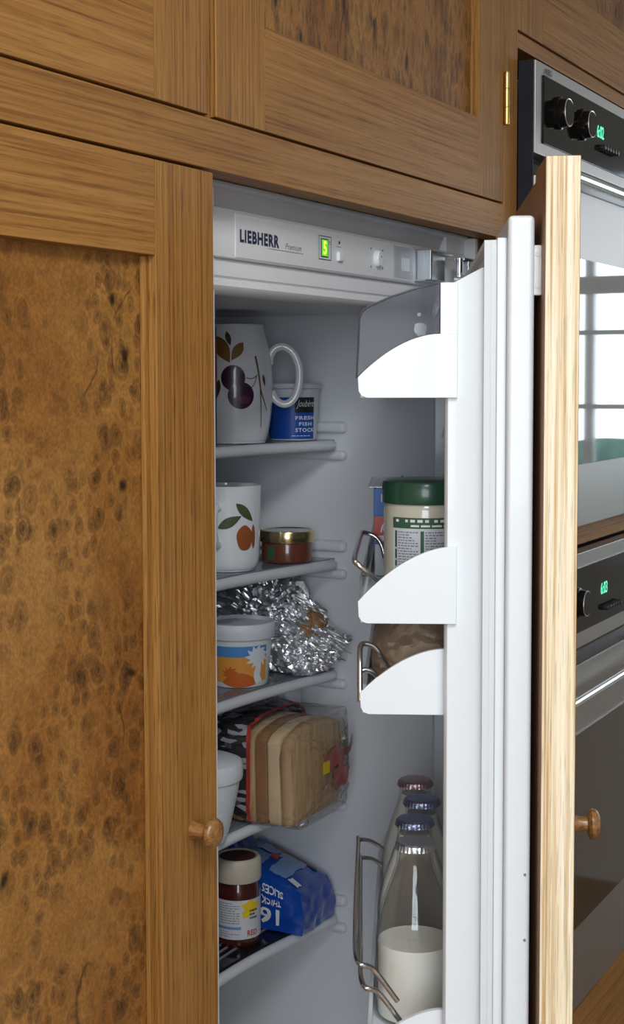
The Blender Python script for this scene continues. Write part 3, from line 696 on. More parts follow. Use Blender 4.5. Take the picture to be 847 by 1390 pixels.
bm = nb(); rim = [(S1+.0006, t, z) for t, z in lp]+[(S1+.0006, .0700, 1.5335)]+[(S1+.0006, t, z) for t, z in low[1:]]+[(S1+.0006, .1300, 1.5015)]
tube(bm, rim, .0007, 6); tube(bm, [(S0, .0700, 1.5690), (S1, .0700, 1.5690)], .0009, 6); fin('lid_rim', bm, 'lid_edge', lid, xf=D)
bm = nb(); tube(bm, [(S1-.004, .084, 1.5365), (S1+.001, .084, 1.5365)], .0052, 6); tube(bm, [(S1-.003, .085, 1.5470), (S1+.001, .085, 1.5470)], .0014, 10); fin('lid_pivot', bm, 'clear_plastic', lid, xf=D)

r2 = rack('door_rack', .050, .5530, .0575, .1285, 1.3235, 1.3395, 1.3800, .0585, 'white door rack holding the green lidded jar')
bm = nb(); box(bm, .10, .545, .1262, .1278, 1.336, 1.357, .0006); fin('clear_front', bm, 'clear_plastic', r2, xf=D)
holder(r2, [[(.525, .113, 1.349), (.529, .122, 1.357), (.530, .1302, 1.3645), (.520, .1325, 1.3665), (.44, .133, 1.3672), (.345, .133, 1.3672), (.331, .131, 1.3668), (.329, .122, 1.3635), (.331, .116, 1.356), (.332, .113, 1.345)]])
r3 = rack('door_rack', .050, .5370, .0600, .1275, 1.2530, 1.2690, 1.3025, .0640, 'white door rack holding the brown paper bag')
holder(r3, [[(.533, .128, 1.262), (.520, .1285, 1.288), (.512, .1285, 1.298), (.508, .126, 1.3006), (.506, .119, 1.2985), (.504, .112, 1.290), (.500, .108, 1.282)],
            [(.508, .1285, 1.279), (.507, .1245, 1.2805), (.506, .118, 1.2775), (.504, .110, 1.268)]])
r4 = rack('door_rack', .050, .5370, .0500, .1240, .9760, .9960, 1.0300, .0640, 'white door rack holding the milk bottles')
holder(r4, [[(.524, .100, 1.030), (.529, .118, 1.056), (.528, .130, 1.0625), (.45, .1345, 1.0620), (.222, .1400, 1.0545), (.209, .1395, 1.0542), (.205, .128, 1.0515), (.204, .114, 1.042), (.203, .104, 1.030)],
            [(.524, .096, 1.012), (.529, .114, 1.038), (.528, .126, 1.0445), (.45, .1305, 1.0440), (.222, .1380, 1.0365), (.209, .1375, 1.0362), (.205, .126, 1.0335), (.204, .112, 1.023), (.203, .102, 1.012)]])

# ------------------------------------------------------------------ food on the shelves
# carton at the far left of the top shelf
ct = thing('drink_carton', 'tall narrow carton in red and blue beside the white plum jug', 'carton', (-.308, .222, SH[0]))
fin('carton_body', box(nb(), -.336, -.2735, .200, .246, SH[0], SH[0]+.118, .001), 'carton_blue', ct)
fin('printed_band', box(nb(), -.3364, -.2731, .1996, .2464, SH[0]+.062, SH[0]+.104, .001), 'carton_red', ct)
bm = nb(); prism(bm, [(.200, SH[0]+.1182), (.246, SH[0]+.1182), (.2245, SH[0]+.134), (.2215, SH[0]+.134)], -.336, -.2735, prism_x); fin('gable_top', bm, 'carton_brown', ct)

# porcelain jug with plums
jc = (-.1930, .2280, SH[0]); JS = 1.0
jout = smooth_prof([(.0330, .0015), (.0345, .005), (.0375, .018), (.0398, .036), (.0408, .056), (.0402, .076), (.0382, .092), (.0352, .106), (.0322, .1185), (.0316, .1235)], 5)
jug = thing('porcelain_jug', 'white porcelain jug painted with two purple plums, on the top fridge shelf', 'jug', jc)
prof = [(0, .002), (.030, .002), (.031, .0)]+[(.033, .0)]+jout+[(.0308, .1242), (.0300, .1232)]+[(max(.0, r-.0035), z) for r, z in jout[::-1] if z > .008]+[(0, .008)]
fin('jug_body', lathe(nb(), prof, jc, 72), 'porcelain', jug)
rg = Vector((math.cos(PHI+math.pi/2), math.sin(PHI+math.pi/2), 0))
hp = [(.0375, .082), (.0380, .090), (.0430, .0985), (.0525, .1010), (.0620, .0945), (.0680, .0820), (.0690, .0670), (.0660, .0520), (.0600, .0430), (.0520, .0405), (.0440, .0450), (.0395, .0540)]
bm = nb(); tube(bm, spline([Vector(jc)+rg*a+Vector((0, 0, z)) for a, z in hp], 5), .0030, 12, flat=1.35); fin('handle', bm, 'porcelain', jug)
jr = interp(jout)
def px(cx, cy, sc):                     # print coordinates measured on the object's own face, in metres
    return lambda x, y: ((x-cx)/sc, (cy-y)/sc)
q = px(318, 600, 1290.); JF = cyl(jc, jr)
def JT(e): return cyl(jc, jr, eps=e)
bm = nb(); disc(bm, JT(.0004), *q(316.3, 512), .0128, .0132); fin('plum', bm, 'plum', jug, label='painted purple plum')
bm = nb(); disc(bm, JT(.0007), *q(327, 535.5), .0140, .0140); fin('plum', bm, 'plum', jug, label='painted purple plum')
bm = nb(); disc(bm, JT(.0010), *q(331, 541), .0065, .0042, wob=.1); fin('plum_blush', bm, 'plum_blush', jug)
for a, b, wd, mt in (((279+13, 456), (312, 492), .0155, 'leaf_gold'), ((330, 464.5), (314, 489), .0105, 'leaf_gold'), ((307.5, 450), (313, 469.5), .0058, 'leaf_dark'), ((361, 507), (365, 524), .0040, 'leaf_dark'), ((297, 514), (293, 540), .006, 'leaf_dark')):
    bm = nb(); leaf(bm, JT(.0005), q(*a), q(*b), wd); fin('painted_leaf', bm, mt, jug)
bm = nb()
for P, w0, w1 in (([(348, 483), (353, 505), (357, 529), (364, 545), (370, 556)], .0024, .0012), ([(356, 527), (357, 550), (357.5, 578)], .0014, .0010), ([(334, 512), (343, 513), (351, 508)], .0009, .0009), ([(340, 526), (346, 520), (350, 508)], .0009, .0009)):
    stroke(bm, JT(.0006), [q(*p) for p in P], w0, w1)
fin('painted_twig', bm, 'twig', jug, recalc=False)

# fish stock tub
tc_ = (-.1020, .2070, SH[0]); tb = thing('stock_tub', 'small clear lidded tub with blue FRESH FISH STOCK label on the top shelf', 'tub', tc_)
tpz = [(.0255, 0), (.0262, .002), (.0290, .052), (.0292, .056)]
tr_ = interp(tpz)
fin('tub_body', lathe(nb(), [(0, 0)]+tpz+[(0, .0565)], tc_, 48), 'tub_clear_white', tb)
fin('lid', lathe(nb(), [(0, .0565), (.0318, .0565), (.0325, .0575), (.0325, .0610), (.0315, .0622), (.0290, .0622), (.0280, .0606), (0, .0606)], tc_, 48), 'tub_clear_white', tb)
TF = lambda e: cyl(tc_, tr_, PHI+.05, e)
bm = nb(); sheet(bm, lambda a, b: TF(.0003)(-.040+.064*a, .0015+.0455*b), 40, 4); fin('label', bm, 'blue_label', tb)
bm = nb(); sheet(bm, lambda a, b: TF(.0006)(-.0005+.0240*a, .0305+.0165*b), 20, 2); fin('label_panel', bm, 'ink_black', tb)
bm = nb(); T1 = TF(.0009)
put_text(bm, 'Joubère', T1, .0020, .0230, .0345, .0440, .0, .25)
put_text(bm, 'FRESH', T1, .0000, .0238, .0225, .0267, .03, sp=1.15); put_text(bm, 'FISH', T1, .0040, .0200, .0160, .0200, .03, sp=1.15); put_text(bm, 'STOCK', T1, .0000, .0238, .0092, .0135, .03, sp=1.15)
fine_print(bm, T1, -.0040, .0230, .0042, .0058, 1, 1.); fin('lettering', bm, 'ink_white', tb, recalc=False)

# cup with a peach
cc = (-.2070, .2300, SH[1]); cup = thing('porcelain_cup', 'white porcelain cup painted with a peach and green leaves', 'cup', cc)
cpz = smooth_prof([(.0300, .001), (.0325, .004), (.0345, .012), (.0352, .03), (.0356, .06), (.0366, .0860), (.0368, .0886)], 4)
fin('cup_body', lathe(nb(), [(0, .0015), (.028, .0015), (.029, 0), (.0298, 0)]+cpz+[(.0360, .0893), (.0352, .0886)]+[(r-.003, z) for r, z in cpz[::-1] if z > .008]+[(0, .007)], cc, 64), 'porcelain', cup)
cr = interp(cpz); q = px(308, 774, 1292.)
CT = lambda e: cyl(cc, cr, eps=e)
ha = PHI-.24; rd = Vector((math.cos(ha), math.sin(ha), 0))
bm = nb(); tube(bm, spline([Vector(cc)+rd*a+Vector((0, 0, z)) for a, z in ((.034, .066), (.044, .0690), (.0530, .062), (.0545, .048), (.0490, .036), (.0400, .030), (.033, .029))], 6), .0036, 12); fin('handle', bm, 'porcelain', cup)
bm = nb(); disc(bm, CT(.0005), *q(334, 728), .0098, .0132, wob=.03); fin('painted_peach', bm, 'peach', cup)
bm = nb(); disc(bm, CT(.0004), *q(349, 727), .0030, .0125); fin('painted_peach', bm, 'peach', cup)
for a, b, wd in (((296, 714), (329, 698), .0105), ((321, 681), (348, 706), .0100)):
    bm = nb(); leaf(bm, CT(.0006), q(*a), q(*b), wd); fin('painted_leaf', bm, 'leaf_green', cup)

# pate jar
pc = (-.1200, .2050, SH[1]); pj_ = thing('preserve_jar', 'small glass jar of brown preserve with a gold screw lid', 'jar', pc)
fin('jar_body', lathe(nb(), [(0, 0), (.0260, 0), (.0280, .0018), (.0284, .006), (.0284, .020), (.0275, .0228), (.0272, .024), (0, .024)], pc, 56), 'pate', pj_)
ld_ = fin('lid', lathe(nb(), [(.0285, .0225), (.0300, .0225), (.0304, .0240), (.0304, .0325), (.0296, .0345), (.0280, .0350), (.0270, .0342), (.0270, .0335), (.028, .0225)], pc, 56), 'gold_lid', pj_)
fin('lid_top', lathe(nb(), [(0, .0336), (.0200, .0340), (.0272, .0342)], pc, 56), 'lid_top_blue', ld_)
bm = nb(); f = cyl(pc, .0284); sheet(bm, lambda a, b: f(-.0255+.0100*a, .004+.0150*b), 8, 2); fin('label', bm, 'label_green', pj_)

# foil parcel with roast meat
z0 = SH[2]; fc = Vector((-.135, .262, z0)); fo = thing('foil_parcel', 'crumpled silver foil parcel with roast meat showing, on the third shelf', 'food parcel', tuple(fc))
def lump(c, rx, ry, rz, rot, amp, sc, seed, sub=5, floor=None, crinkle=0.):
    bm = nb(); bmesh.ops.create_icosphere(bm, subdivisions=sub, radius=1.)
    cr_, sr_ = math.cos(rot), math.sin(rot)
    for v in bm.verts:
        n = v.co.normalized(); p = n*sc+Vector((seed, seed*2, seed*3))
        k = 1+amp*noise.noise(p)+amp*.5*noise.noise(p*2.3)
        if crinkle:
            cv = noise.voronoi(n*sc*3.2+Vector((seed, 0, 0)))[0]
            k += crinkle*(cv[1]-cv[0]-.25)+crinkle*.6*noise.noise(n*sc*9)
        x, y, z = n.x*rx*k, n.y*ry*k, n.z*rz*k
        v.co = Vector((c[0]+x*cr_-y*sr_, c[1]+x*sr_+y*cr_, c[2]+z))
        if floor is not None and v.co.z < floor: v.co.z = floor
    return bm
bm = lump((-.108, .248, z0+.046), .037, .098, .056, 0, .16, 1.9, 3.1, 6, z0+.0008, .24)
for v in bm.verts:
    if v.co.z < z0+.080: v.co.x = max(v.co.x, -.1435)
    if v.co.y < .20: v.co.z -= (v.co.z-z0-.010)*min(.7, (.20-v.co.y)*9.)
    v.co.z = min(v.co.z, z0+.108+.005*noise.noise(v.co*90)); v.co.x = min(v.co.x, XI1-.010)
fin('foil_wrap', bm, 'foil', fo, angle=14)
bm = lump((-.110, .180, z0+.050), .020, .017, .021, 0, .25, 2.6, 9.3, 4, z0+.001, .08)
fin('roast_meat', bm, 'roast', fo, label='browned roast meat')
bm = lump((-.108, .188, z0+.024), .032, .034, .026, 0, .25, 2.2, 5.7, 5, z0+.0008, .24)
for v in bm.verts: v.co.x = min(max(v.co.x, -.1435), XI1-.010)
fin('foil_edge', bm, 'foil', fo, angle=14)
bm = nb()
def flap(a, b):
    w_ = .040*(1-a)+.004; p = Vector((-.106, .170, z0+.034))+Vector((.012, -.030, .004))*a+Vector((-.25, -.2, 1))*w_*(b-.5)
    return p+Vector((0, 0, .006*noise.noise(Vector((a*6, b*6, 1)))))+Vector((.006*noise.noise(Vector((a*8, b*8, 5))), .006*noise.noise(Vector((a*9, b*7, 9))), 0))
sheet(bm, flap, 14, 10); fin('foil_flap', bm, 'foil', fo, angle=14)

# spread tub with palm tree print
yc = (-.1880, .2270, SH[2]); yt = thing('spread_tub', 'white lidded tub with palm tree print in blue and orange', 'tub', yc)
ypz = [(.0300, 0), (.0312, .0020), (.0352, .0500), (.0358, .0535)]
yr = interp(ypz)
fin('tub_body', lathe(nb(), [(0, .001), (.029, .001), (.0296, 0)]+ypz+[(0, .054)], yc, 64), 'tub_white', yt)
fin('lid', lathe(nb(), [(.0355, .0510), (.0378, .0512), (.0384, .0525), (.0384, .0560), (.0390, .0575), (.0390, .0655), (.0380, .0672), (.0355, .0676), (.0345, .0655), (.0335, .0640), (0, .0640)], yc, 64), 'tub_white', yt)
q = px(325, 938, 1300.); YT = lambda e: cyl(yc, yr, PHI, e)
bm = nb(); sheet(bm, lambda a, b: YT(.0003)(-.046+.0800*a, .0060+.0270*b), 40, 6); fin('label_orange', bm, 'tub_orange', yt)
bm = nb(); sheet(bm, lambda a, b: YT(.0003)(-.046+.0800*a, .0330+.0115*b), 40, 4); fin('label_blue', bm, 'tub_blue', yt)
bm = nb(); leaf(bm, YT(.0006), q(300, 930), q(356, 932), .016, .003); fin('printed_island', bm, 'tub_rust', yt)
bm = nb(); cx, cy = q(312, 917)
for k in range(9): a = k*2*math.pi/9; leaf(bm, YT(.0007), (cx, cy), (cx+.0095*math.cos(a), cy+.0075*math.sin(a)), .0030, .001)
stroke(bm, YT(.0007), [(cx, cy), (cx+.001, cy-.005), (cx+.003, cy-.009)], .0014); fin('printed_palm', bm, 'tub_rust', yt, recalc=False)
bm = nb(); cx, cy = q(352, 893)
for k in range(11): a = k*2*math.pi/11+.2; leaf(bm, YT(.0008), (cx, cy), (cx+.0150*math.cos(a), cy+.0130*math.sin(a)-.002), .0050, .0015)
disc(bm, YT(.0008), cx, cy, .005, .005); stroke(bm, YT(.0008), [(cx, cy), (cx+.001, cy-.012), (cx-.001, cy-.022), (cx+.002, cy-.030)], .0060, .0090); fin('printed_palm', bm, 'tub_white', yt, recalc=False)

# bread loaf in its bag
z0 = SH[3]; bx0, bx1, by0, by1 = -.2300, -.1180, .1400, .3300
bl = thing('bread_loaf', 'sliced bread loaf in a clear bag with black and white print, on the fourth shelf', 'bread', ((bx0+bx1)/2, (by0+by1)/2, z0))
def loaf_sec(x0, x1, zb, zt, n=7):
    P = [(x0+.004, zb), (x1-.004, zb), (x1, zb+.006), (x1+.001, zb+(zt-zb)*.72)]
    for k in range(n+1):
        a = math.pi*k/n; P.append(((x0+x1)/2+((x1-x0)/2+.002)*math.cos(a), zt-.014+.014*math.sin(a)))
    return P+[(x0-.001, zb+(zt-zb)*.72), (x0, zb+.006)]
nsl = 13
for k in range(nsl):
    a = by0+(by1-by0)*k/nsl; b = by0+(by1-by0)*(k+1)/nsl-.0012; j = random.uniform(-.0012, .0012)
    bm = nb(); prism(bm, loaf_sec(bx0+j, bx1+j, z0+.003, z0+.1045+random.uniform(-.001, .001)), a, b, lambda u, v, t: (u, t, v), .0055 if k == 0 else .0015)
    fin('bread_slice', bm, ('bread_heel', 'bread_pale', 'bread_dark')[k] if k < 3 else 'bread', bl)
def bag_pt(i, j, g=.004):
    """bag skin around the loaf: i along y, j round the section"""
    n = noise.noise(Vector((i*3.1, j*11., 2.)))*.0032+noise.noise(Vector((i*9., j*23., 7.)))*.0022+noise.noise(Vector((i*21., j*60., 4.)))*.0016
    y = by0-.007+(by1-by0+.014)*i
    cx_, cz_ = (bx0+bx1)/2, z0+.0555; a = 2*math.pi*j
    ca, sa = math.cos(a), math.sin(a); e = .30
    hx, hz = (bx1-bx0)/2+g+n, .0525+g*.6+n
    X = cx_+hx*math.copysign(abs(ca)**e, ca); Z = cz_+hz*math.copysign(abs(sa)**e, sa)
    return Vector((X, y, max(Z, z0+.0006)))
def bag_range(i0, i1, g, nu=20, nv=72):
    bm = nb(); sheet(bm, lambda a, b: bag_pt(i0+(i1-i0)*a, b, g), nu, nv); return bm
bag = fin('bag', bag_range(0., 1., .0055, 44, 110), 'bag_film', bl, angle=16, label='clear crinkled plastic bread bag')
bm = nb()
def front_skin(a, b):
    a0 = .5+(a-.5); P = bag_pt(0, b, .004); c = Vector(((bx0+bx1)/2+.020, by0-.012, z0+.058)); q_ = P.lerp(c, a)
    return q_+Vector((0, -.004*math.sin(math.pi*a)+.004*noise.noise(Vector((a*7, b*20, 3)))+.0042*noise.noise(Vector((a*15, b*38, 3))), .002*noise.noise(Vector((a*6, b*14, 8)))))
sheet(bm, front_skin, 22, 110); fin('bag_end', bm, 'bag_film', bag, angle=16)
bm = bag_range(.285, 1., .0052, 22, 72)
fin('printed_wrap', bm, 'bag_print', bag, label='black and white printed part of the bag')
bm = bag_range(.262, .287, .0054, 2, 72); fin('red_border', bm, 'ink_red', bag)
bm = bag_range(.60, .82, .0060, 6, 72); fin('red_print', bm, 'ink_red', bag)
gx, gz = bx1-.006, z0+.072
bm = nb()
for k in range(7):
    a = k*.9; tube(bm, spline([(gx-.035+.004*k, by0-.012, gz-.03+.009*k), (gx-.012, by0-.017-.002*math.sin(a), gz-.006+.003*math.cos(a)), (gx+.004, by0-.014, gz+.002*math.sin(a)), (gx+.013+.002*math.cos(a), by0-.010, gz+.006*math.sin(a))], 5), .0011, 6)
fin('bag_gather', bm, 'bag_film', bag)
BF = lambda u, v: (u, by0-.0165+.002*noise.noise(Vector((u*80, v*80, 0))), v)
bm = nb(); disc(bm, BF, -.160, z0+.064, .026, .010, wob=.25); disc(bm, BF, -.150, z0+.042, .018, .013, wob=.2); fin('red_print', bm, 'bag_red', bag, recalc=False)
bm = nb(); quad(bm, lambda u, v: (u, by0-.0185, v), -.1960, -.1800, z0+.053, z0+.066); fin('yellow_tag', bm, 'ink_yellow', bag, recalc=False)

# white bowl with lid
bc = (-.2950, .2080, SH[3]); bo = thing('lidded_bowl', 'white plastic bowl with lid beside the bread loaf', 'bowl', bc)
bpz = smooth_prof([(.0230, 0), (.0250, .002), (.0310, .024), (.0370, .052), (.0400, .0700)], 4)
fin('bowl_body', lathe(nb(), [(0, 0)]+bpz+[(0, .0702)], bc, 56), 'tub_white', bo)
fin('lid', lathe(nb(), [(.0395, .0640), (.0412, .0640), (.0418, .0660), (.0422, .0760), (.0405, .0815), (.0320, .0850), (.015, .0865), (0, .0867)], bc, 56), 'tub_white', bo)

# ribbed punnet behind the bread
pu = thing('plastic_punnet', 'ribbed grey plastic punnet standing behind the bread loaf', 'punnet', (-.090, .245, SH[3]))
fin('punnet_body', box(nb(), -.1080, -.0740, .2160, .2900, SH[3]+.001, SH[3]+.130, .003), 'trim_grey', pu)
for k in range(10):
    yy = .2190+k*.0074; fin('rib', box(nb(), -.1096, -.1078, yy, yy+.0036, SH[3]+.006, SH[3]+.124, .0005), 'liner_white', pu)
fin('rib', box(nb(), -.1080, -.0740, .2130, .2162, SH[3]+.001, SH[3]+.130, .001), 'liner_white', pu)

# sauce jar
sc_ = (-.1950, .2260, SH[4]); sj = thing('sauce_jar', 'glass jar of dark red sauce with cream lid and printed label on the bottom shelf', 'jar', sc_)
spz = [(.0225, 0), (.0240, .002), (.0244, .006), (.0244, .055), (.0238, .061), (.0222, .066), (.0215, .070)]
fin('jar_body', lathe(nb(), [(0, 0)]+spz+[(0, .0705)], sc_, 56), 'ketchup', sj)
fin('lid', lathe(nb(), [(.0215, .0695), (.0248, .0695), (.0255, .0710), (.0255, .0895), (.0245, .0925), (.0225, .0945), (.0200, .0940), (.0195, .0932)], sc_, 56), 'cream_lid', sj)
fin('lid_top', lathe(nb(), [(0, .0936), (.0200, .0936)], sc_, 48), 'lid_red', sj)
sr_ = interp(spz); S_ = lambda e: cyl(sc_, sr_, PHI, e)
bm = nb(); sheet(bm, lambda a, b: S_(.0003)(-.026+.0620*a, .0095+.0425*b), 40, 2); fin('label', bm, 'label_paper', sj)
bm = nb(); fine_print(bm, S_(.0006), -.022, .0030, .026, .050, 9, .95, .35, 3); fine_print(bm, S_(.0006), -.022, .003, .0115, .019, 3, .95, .35, 4); fin('fine_print', bm, 'ink_grey', sj, recalc=False)
bm = nb(); sheet(bm, lambda a, b: S_(.0006)(-.026+.029*a, .0205+.003*b), 12, 1); fin('label_stripe', bm, 'label_blue', sj)
bm = nb(); disc(bm, S_(.0005), .0150, .0440, .0105, .0070, wob=.18); disc(bm, S_(.0005), .009, .037, .005, .004, wob=.2); fin('label_splash', bm, 'ink_yellow', sj)
bm = nb(); put_text(bm, 'RED', S_(.0007), .0100, .0230, .0130, .0190, .02); fin('lettering', bm, 'ink_red', sj, recalc=False)
bm = nb(); fine_print(bm, S_(.0008), .0130, .0240, .030, .042, 3, .95, .5, 9); fin('label_words', bm, 'ink_navy', sj, recalc=False)

# blue bread pack lying on the bottom shelf
z0 = SH[4]; kx0, kx1, ky0, ky1 = -.1560, -.0800, .1680, .2650
bp_ = thing('blue_bread_pack', 'shiny blue plastic bread pack marked 16 thick slices, on the bottom shelf', 'bread pack', (-.118, .2165, z0))
def pack(u, v, w_):
    """soft box: u along x, v along y, w up; puffed, top rising to the back"""
    x = kx0+(kx1-kx0)*u; y = ky0+(ky1-ky0)*v; h = .046+.030*v
    pf = math.sin(math.pi*u)*math.sin(math.pi*v)
    z = z0+.001+w_*(h+.006*pf)
    n = .0025*noise.noise(Vector((u*5, v*5, w_*4)))+.0014*noise.noise(Vector((u*13, v*13, w_*9)))
    ins = .006*w_
    return Vector((x+ins*(.5-u)*2+n-.003*math.sin(math.pi*w_)*(1-2*u), y+ins*(.5-v)*2+n-.004*math.sin(math.pi*w_)*(1-2*v), max(z0+.0006, z+n*w_)))
bm = nb(); nn = 16
sheet(bm, lambda a, b: pack(a, b, 1), nn, nn); sheet(bm, lambda a, b: pack(a, b, 0), nn, nn)
for f in (lambda a, b: pack(a, 0, b), lambda a, b: pack(a, 1, b), lambda a, b: pack(0, a, b), lambda a, b: pack(1, a, b)): sheet(bm, f, nn, nn)
bmesh.ops.remove_doubles(bm, verts=bm.verts[:], dist=1e-5)
bw = fin('wrapper', bm, 'wrap_blue', bp_, angle=50)
bm = nb(); sheet(bm, lambda a, b: pack(.02+.96*a, 1, .9)+Vector((0, .004+.016*b, .002+.018*b+.003*math.sin(a*22)*b)), 24, 4); fin('crimped_end', bm, 'wrap_blue', bw)
def on(uv, e):
    def f(a, b):
        P = uv(a, b); da = (uv(a+.01, b)-P); db = (uv(a, b+.01)-P); n = da.cross(db).normalized()
        return P+n*e
    return f
TOP = on(lambda a, b: pack(a, b, 1), .0009)
LEFT = on(lambda a, b: pack(0, 1-a, b), .0022)       # face towards the larder: a runs right as seen, b up
FRONT = on(lambda a, b: pack(a, 0, b), .0009)
for r_ in ((.08, .50, .62, .92), (.10, .92, .24, .50), (.60, .92, .62, .9)):
    bm = nb(); sheet(bm, lambda a, b: TOP(r_[0]+(r_[1]-r_[0])*a, r_[2]+(r_[3]-r_[2])*b), 8, 8); fin('printed_panel', bm, 'wrap_blue_pale', bw)
bm = nb(); TOP2 = on(lambda a, b: pack(a, b, 1), .0014); quad(bm, TOP2, .42, .60, .52, .62, 3); fin('red_print', bm, 'pack_red', bw)
bm = nb(); put_text(bm, '16', LEFT, .46, .72, .12, .44, .03, rot=True); put_text(bm, 'THICK', LEFT, .48, .74, .50, .62, .02, rot=True); put_text(bm, 'SLICES', LEFT, .48, .76, .68, .82, .02, rot=True)
quad(bm, TOP2, .06, .20, .06, .2, 3)
fin('lettering', bm, 'ink_white', bw, recalc=False, label='white lettering 16 THICK SLICES, upside down')
bm = nb(); disc(bm, LEFT, .20, .62, .09, .14); fin('yellow_spot', bm, 'ink_yellow', bw)
bm = nb(); quad(bm, TOP2, .86, .97, .1, .8, 6); fin('gold_print', bm, 'leaf_gold', bw)

# ------------------------------------------------------------------ things in the door
# jar with green lid
gs, gt_, gz = .420, .0785, 1.3268; gc = D(gs, gt_, gz)
gj = thing('green_lidded_jar', 'cream coloured jar with dark green lid and white printed label in the door rack', 'jar', gc)
gpz = [(.0315, 0), (.0335, .002), (.0340, .006), (.0340, .068), (.0334, .0735), (.0325, .0750)]
fin('jar_body', lathe(nb(), [(0, 0)]+gpz+[(0, .0755)], gc, 64), 'cream_jar', gj)
fin('lid', lathe(nb(), [(.0325, .0748), (.0350, .0748), (.0354, .0760), (.0354, .0895), (.0340, .0922), (.031, .0932), (0, .0932)], gc, 64), 'green_lid', gj)
gphi = math.atan2(CAM.y-gc[1], CAM.x-gc[0]); G_ = lambda e: cyl(gc, .0340, gphi, e)
bm = nb(); sheet(bm, lambda a, b: G_(.0003)(-.0290+.062*a, .012+.0440*b), 40, 2); fin('label', bm, 'label_paper', gj)
bm = nb(); sheet(bm, lambda a, b: G_(.0006)(-.0290+.062*a, .0560+.0085*b), 40, 2); sheet(bm, lambda a, b: G_(.0006)(-.0268+.0022*a, .012+.0420*b), 3, 2); sheet(bm, lambda a, b: G_(.0006)(-.0040+.0028*a, .012+.0420*b), 3, 2); fin('label_band', bm, 'label_green', gj)
bm = nb(); fine_print(bm, G_(.0009), -.0255, .0320, .0605, .0635, 1, 1, .7, 2); fine_print(bm, G_(.0009), -.012, .030, .0570, .0592, 1, 1, .7, 5)
for z in (.040, .031, .025): disc(bm, G_(.0009), -.0257, z, .0007, .0009, 8, 1)
fin('band_print', bm, 'ink_white', gj, recalc=False)
bm = nb(); fine_print(bm, G_(.0006), -.0235, -.0050, .013, .0540, 19, .95, .5, 7); fine_print(bm, G_(.0006), -.0002, .0180, .013, .0540, 19, .95, .5, 8); fin('fine_print', bm, 'ink_grey', gj, recalc=False)

# yogurt pack behind it
yb = D(.27, .092, 1.3268); yp = thing('yogurt_pack', 'pack of yogurts printed blue and red behind the green lidded jar', 'yogurt pack', yb)
s0, s1, t0, t1 = .200, .318, .0665, .1225
bm = nb(); box(bm, s0, s1, t0, t1, 1.3268, 1.4050, .002); pk = fin('pack_body', bm, 'pack_white', yp, xf=D)
bm = nb(); box(bm, s0+.001, s1+.0006, t0, t1+.0006, 1.3800, 1.4045, .0006); fin('blue_print', bm, 'pack_blue', yp, xf=D)
bm = nb(); box(bm, s0+.001, s1+.0006, t0, t1+.0006, 1.3630, 1.3798, .0006); fin('red_print', bm, 'pack_red', yp, xf=D)
bm = nb(); box(bm, s0+.001, s1+.0012, t0, t1+.0012, 1.3555, 1.3580, .0006); fin('blue_stripe', bm, 'pack_blue', yp, xf=D)
bm = nb(); EN = lambda u, v: (s1+.0014, u, v); put_text(bm, 'F', EN, .1165, .1130, 1.3930, 1.4000, .03); stroke(bm, EN, [(.1165, 1.366), (.1150, 1.372), (.1120, 1.3745), (.1140, 1.369), (.1120, 1.365)], .0014); fin('lettering', bm, 'ink_white', yp, xf=D, recalc=False)
bm = nb(); box(bm, s0-.004, s1+.003, t0-.006, t1+.005, 1.4056, 1.4066, .0003); lf = fin('lid_film', bm, 'clear_plastic', yp, xf=D)
bm = nb(); tube(bm, [(s0-.004, t0-.006, 1.4061), (s1+.003, t0-.006, 1.4061), (s1+.003, t1+.005, 1.4061), (s0-.004, t1+.005, 1.4061)], .0009, 8, True); fin('lid_rim', bm, 'clear_plastic', lf, xf=D)
bm = nb()
for a, h in ((.088, .006), (.098, .008)): prism(bm, [(a-.005, 1.4068), (a+.005, 1.4068), (a, 1.4068+h)], .285, .287, lambda u, v, k: (k, u, v))
fin('torn_flap', bm, 'pack_blue', lf, xf=D)

# brown paper bag
pz = 1.2562; pbc = D(.42, .085, pz); pb = thing('paper_bag', 'crumpled brown paper bag lying in the third door rack', 'paper bag', pbc)
bm = nb(); bmesh.ops.create_icosphere(bm, subdivisions=5, radius=1)
for v in bm.verts:
    n = v.co.normalized(); cv = noise.voronoi(n*3.2+Vector((4, 1, 2)))[0]; k = 1+.12*(cv[1]-cv[0])+.10*noise.noise(n*2)+.03*noise.noise(n*9)
    s = .390+.110*n.x*k; t = .079+.0445*math.copysign(abs(n.y)**.8, n.y)*min(k, 1.06); z = pz+.030+.034*n.z*k
    if t > .085: z -= (t-.085)*.35
    v.co = Vector((min(s, .4960), min(max(t, .036), .1220), min(max(z, pz+.0006), 1.3215)))
fin('bag_body', bm, 'paper_brown', pb, xf=D, angle=16)
bm = nb(); sheet(bm, lambda a, b: (.488-.03*b+.004*noise.noise(Vector((a*5, b*5, 2))), .046+.068*a, pz+.040+.022*b*(1-a*.6)-.018*a+.004*noise.noise(Vector((a*7, b*6, 0)))), 14, 8); fin('folded_mouth', bm, 'paper_brown', pb, xf=D, angle=16)

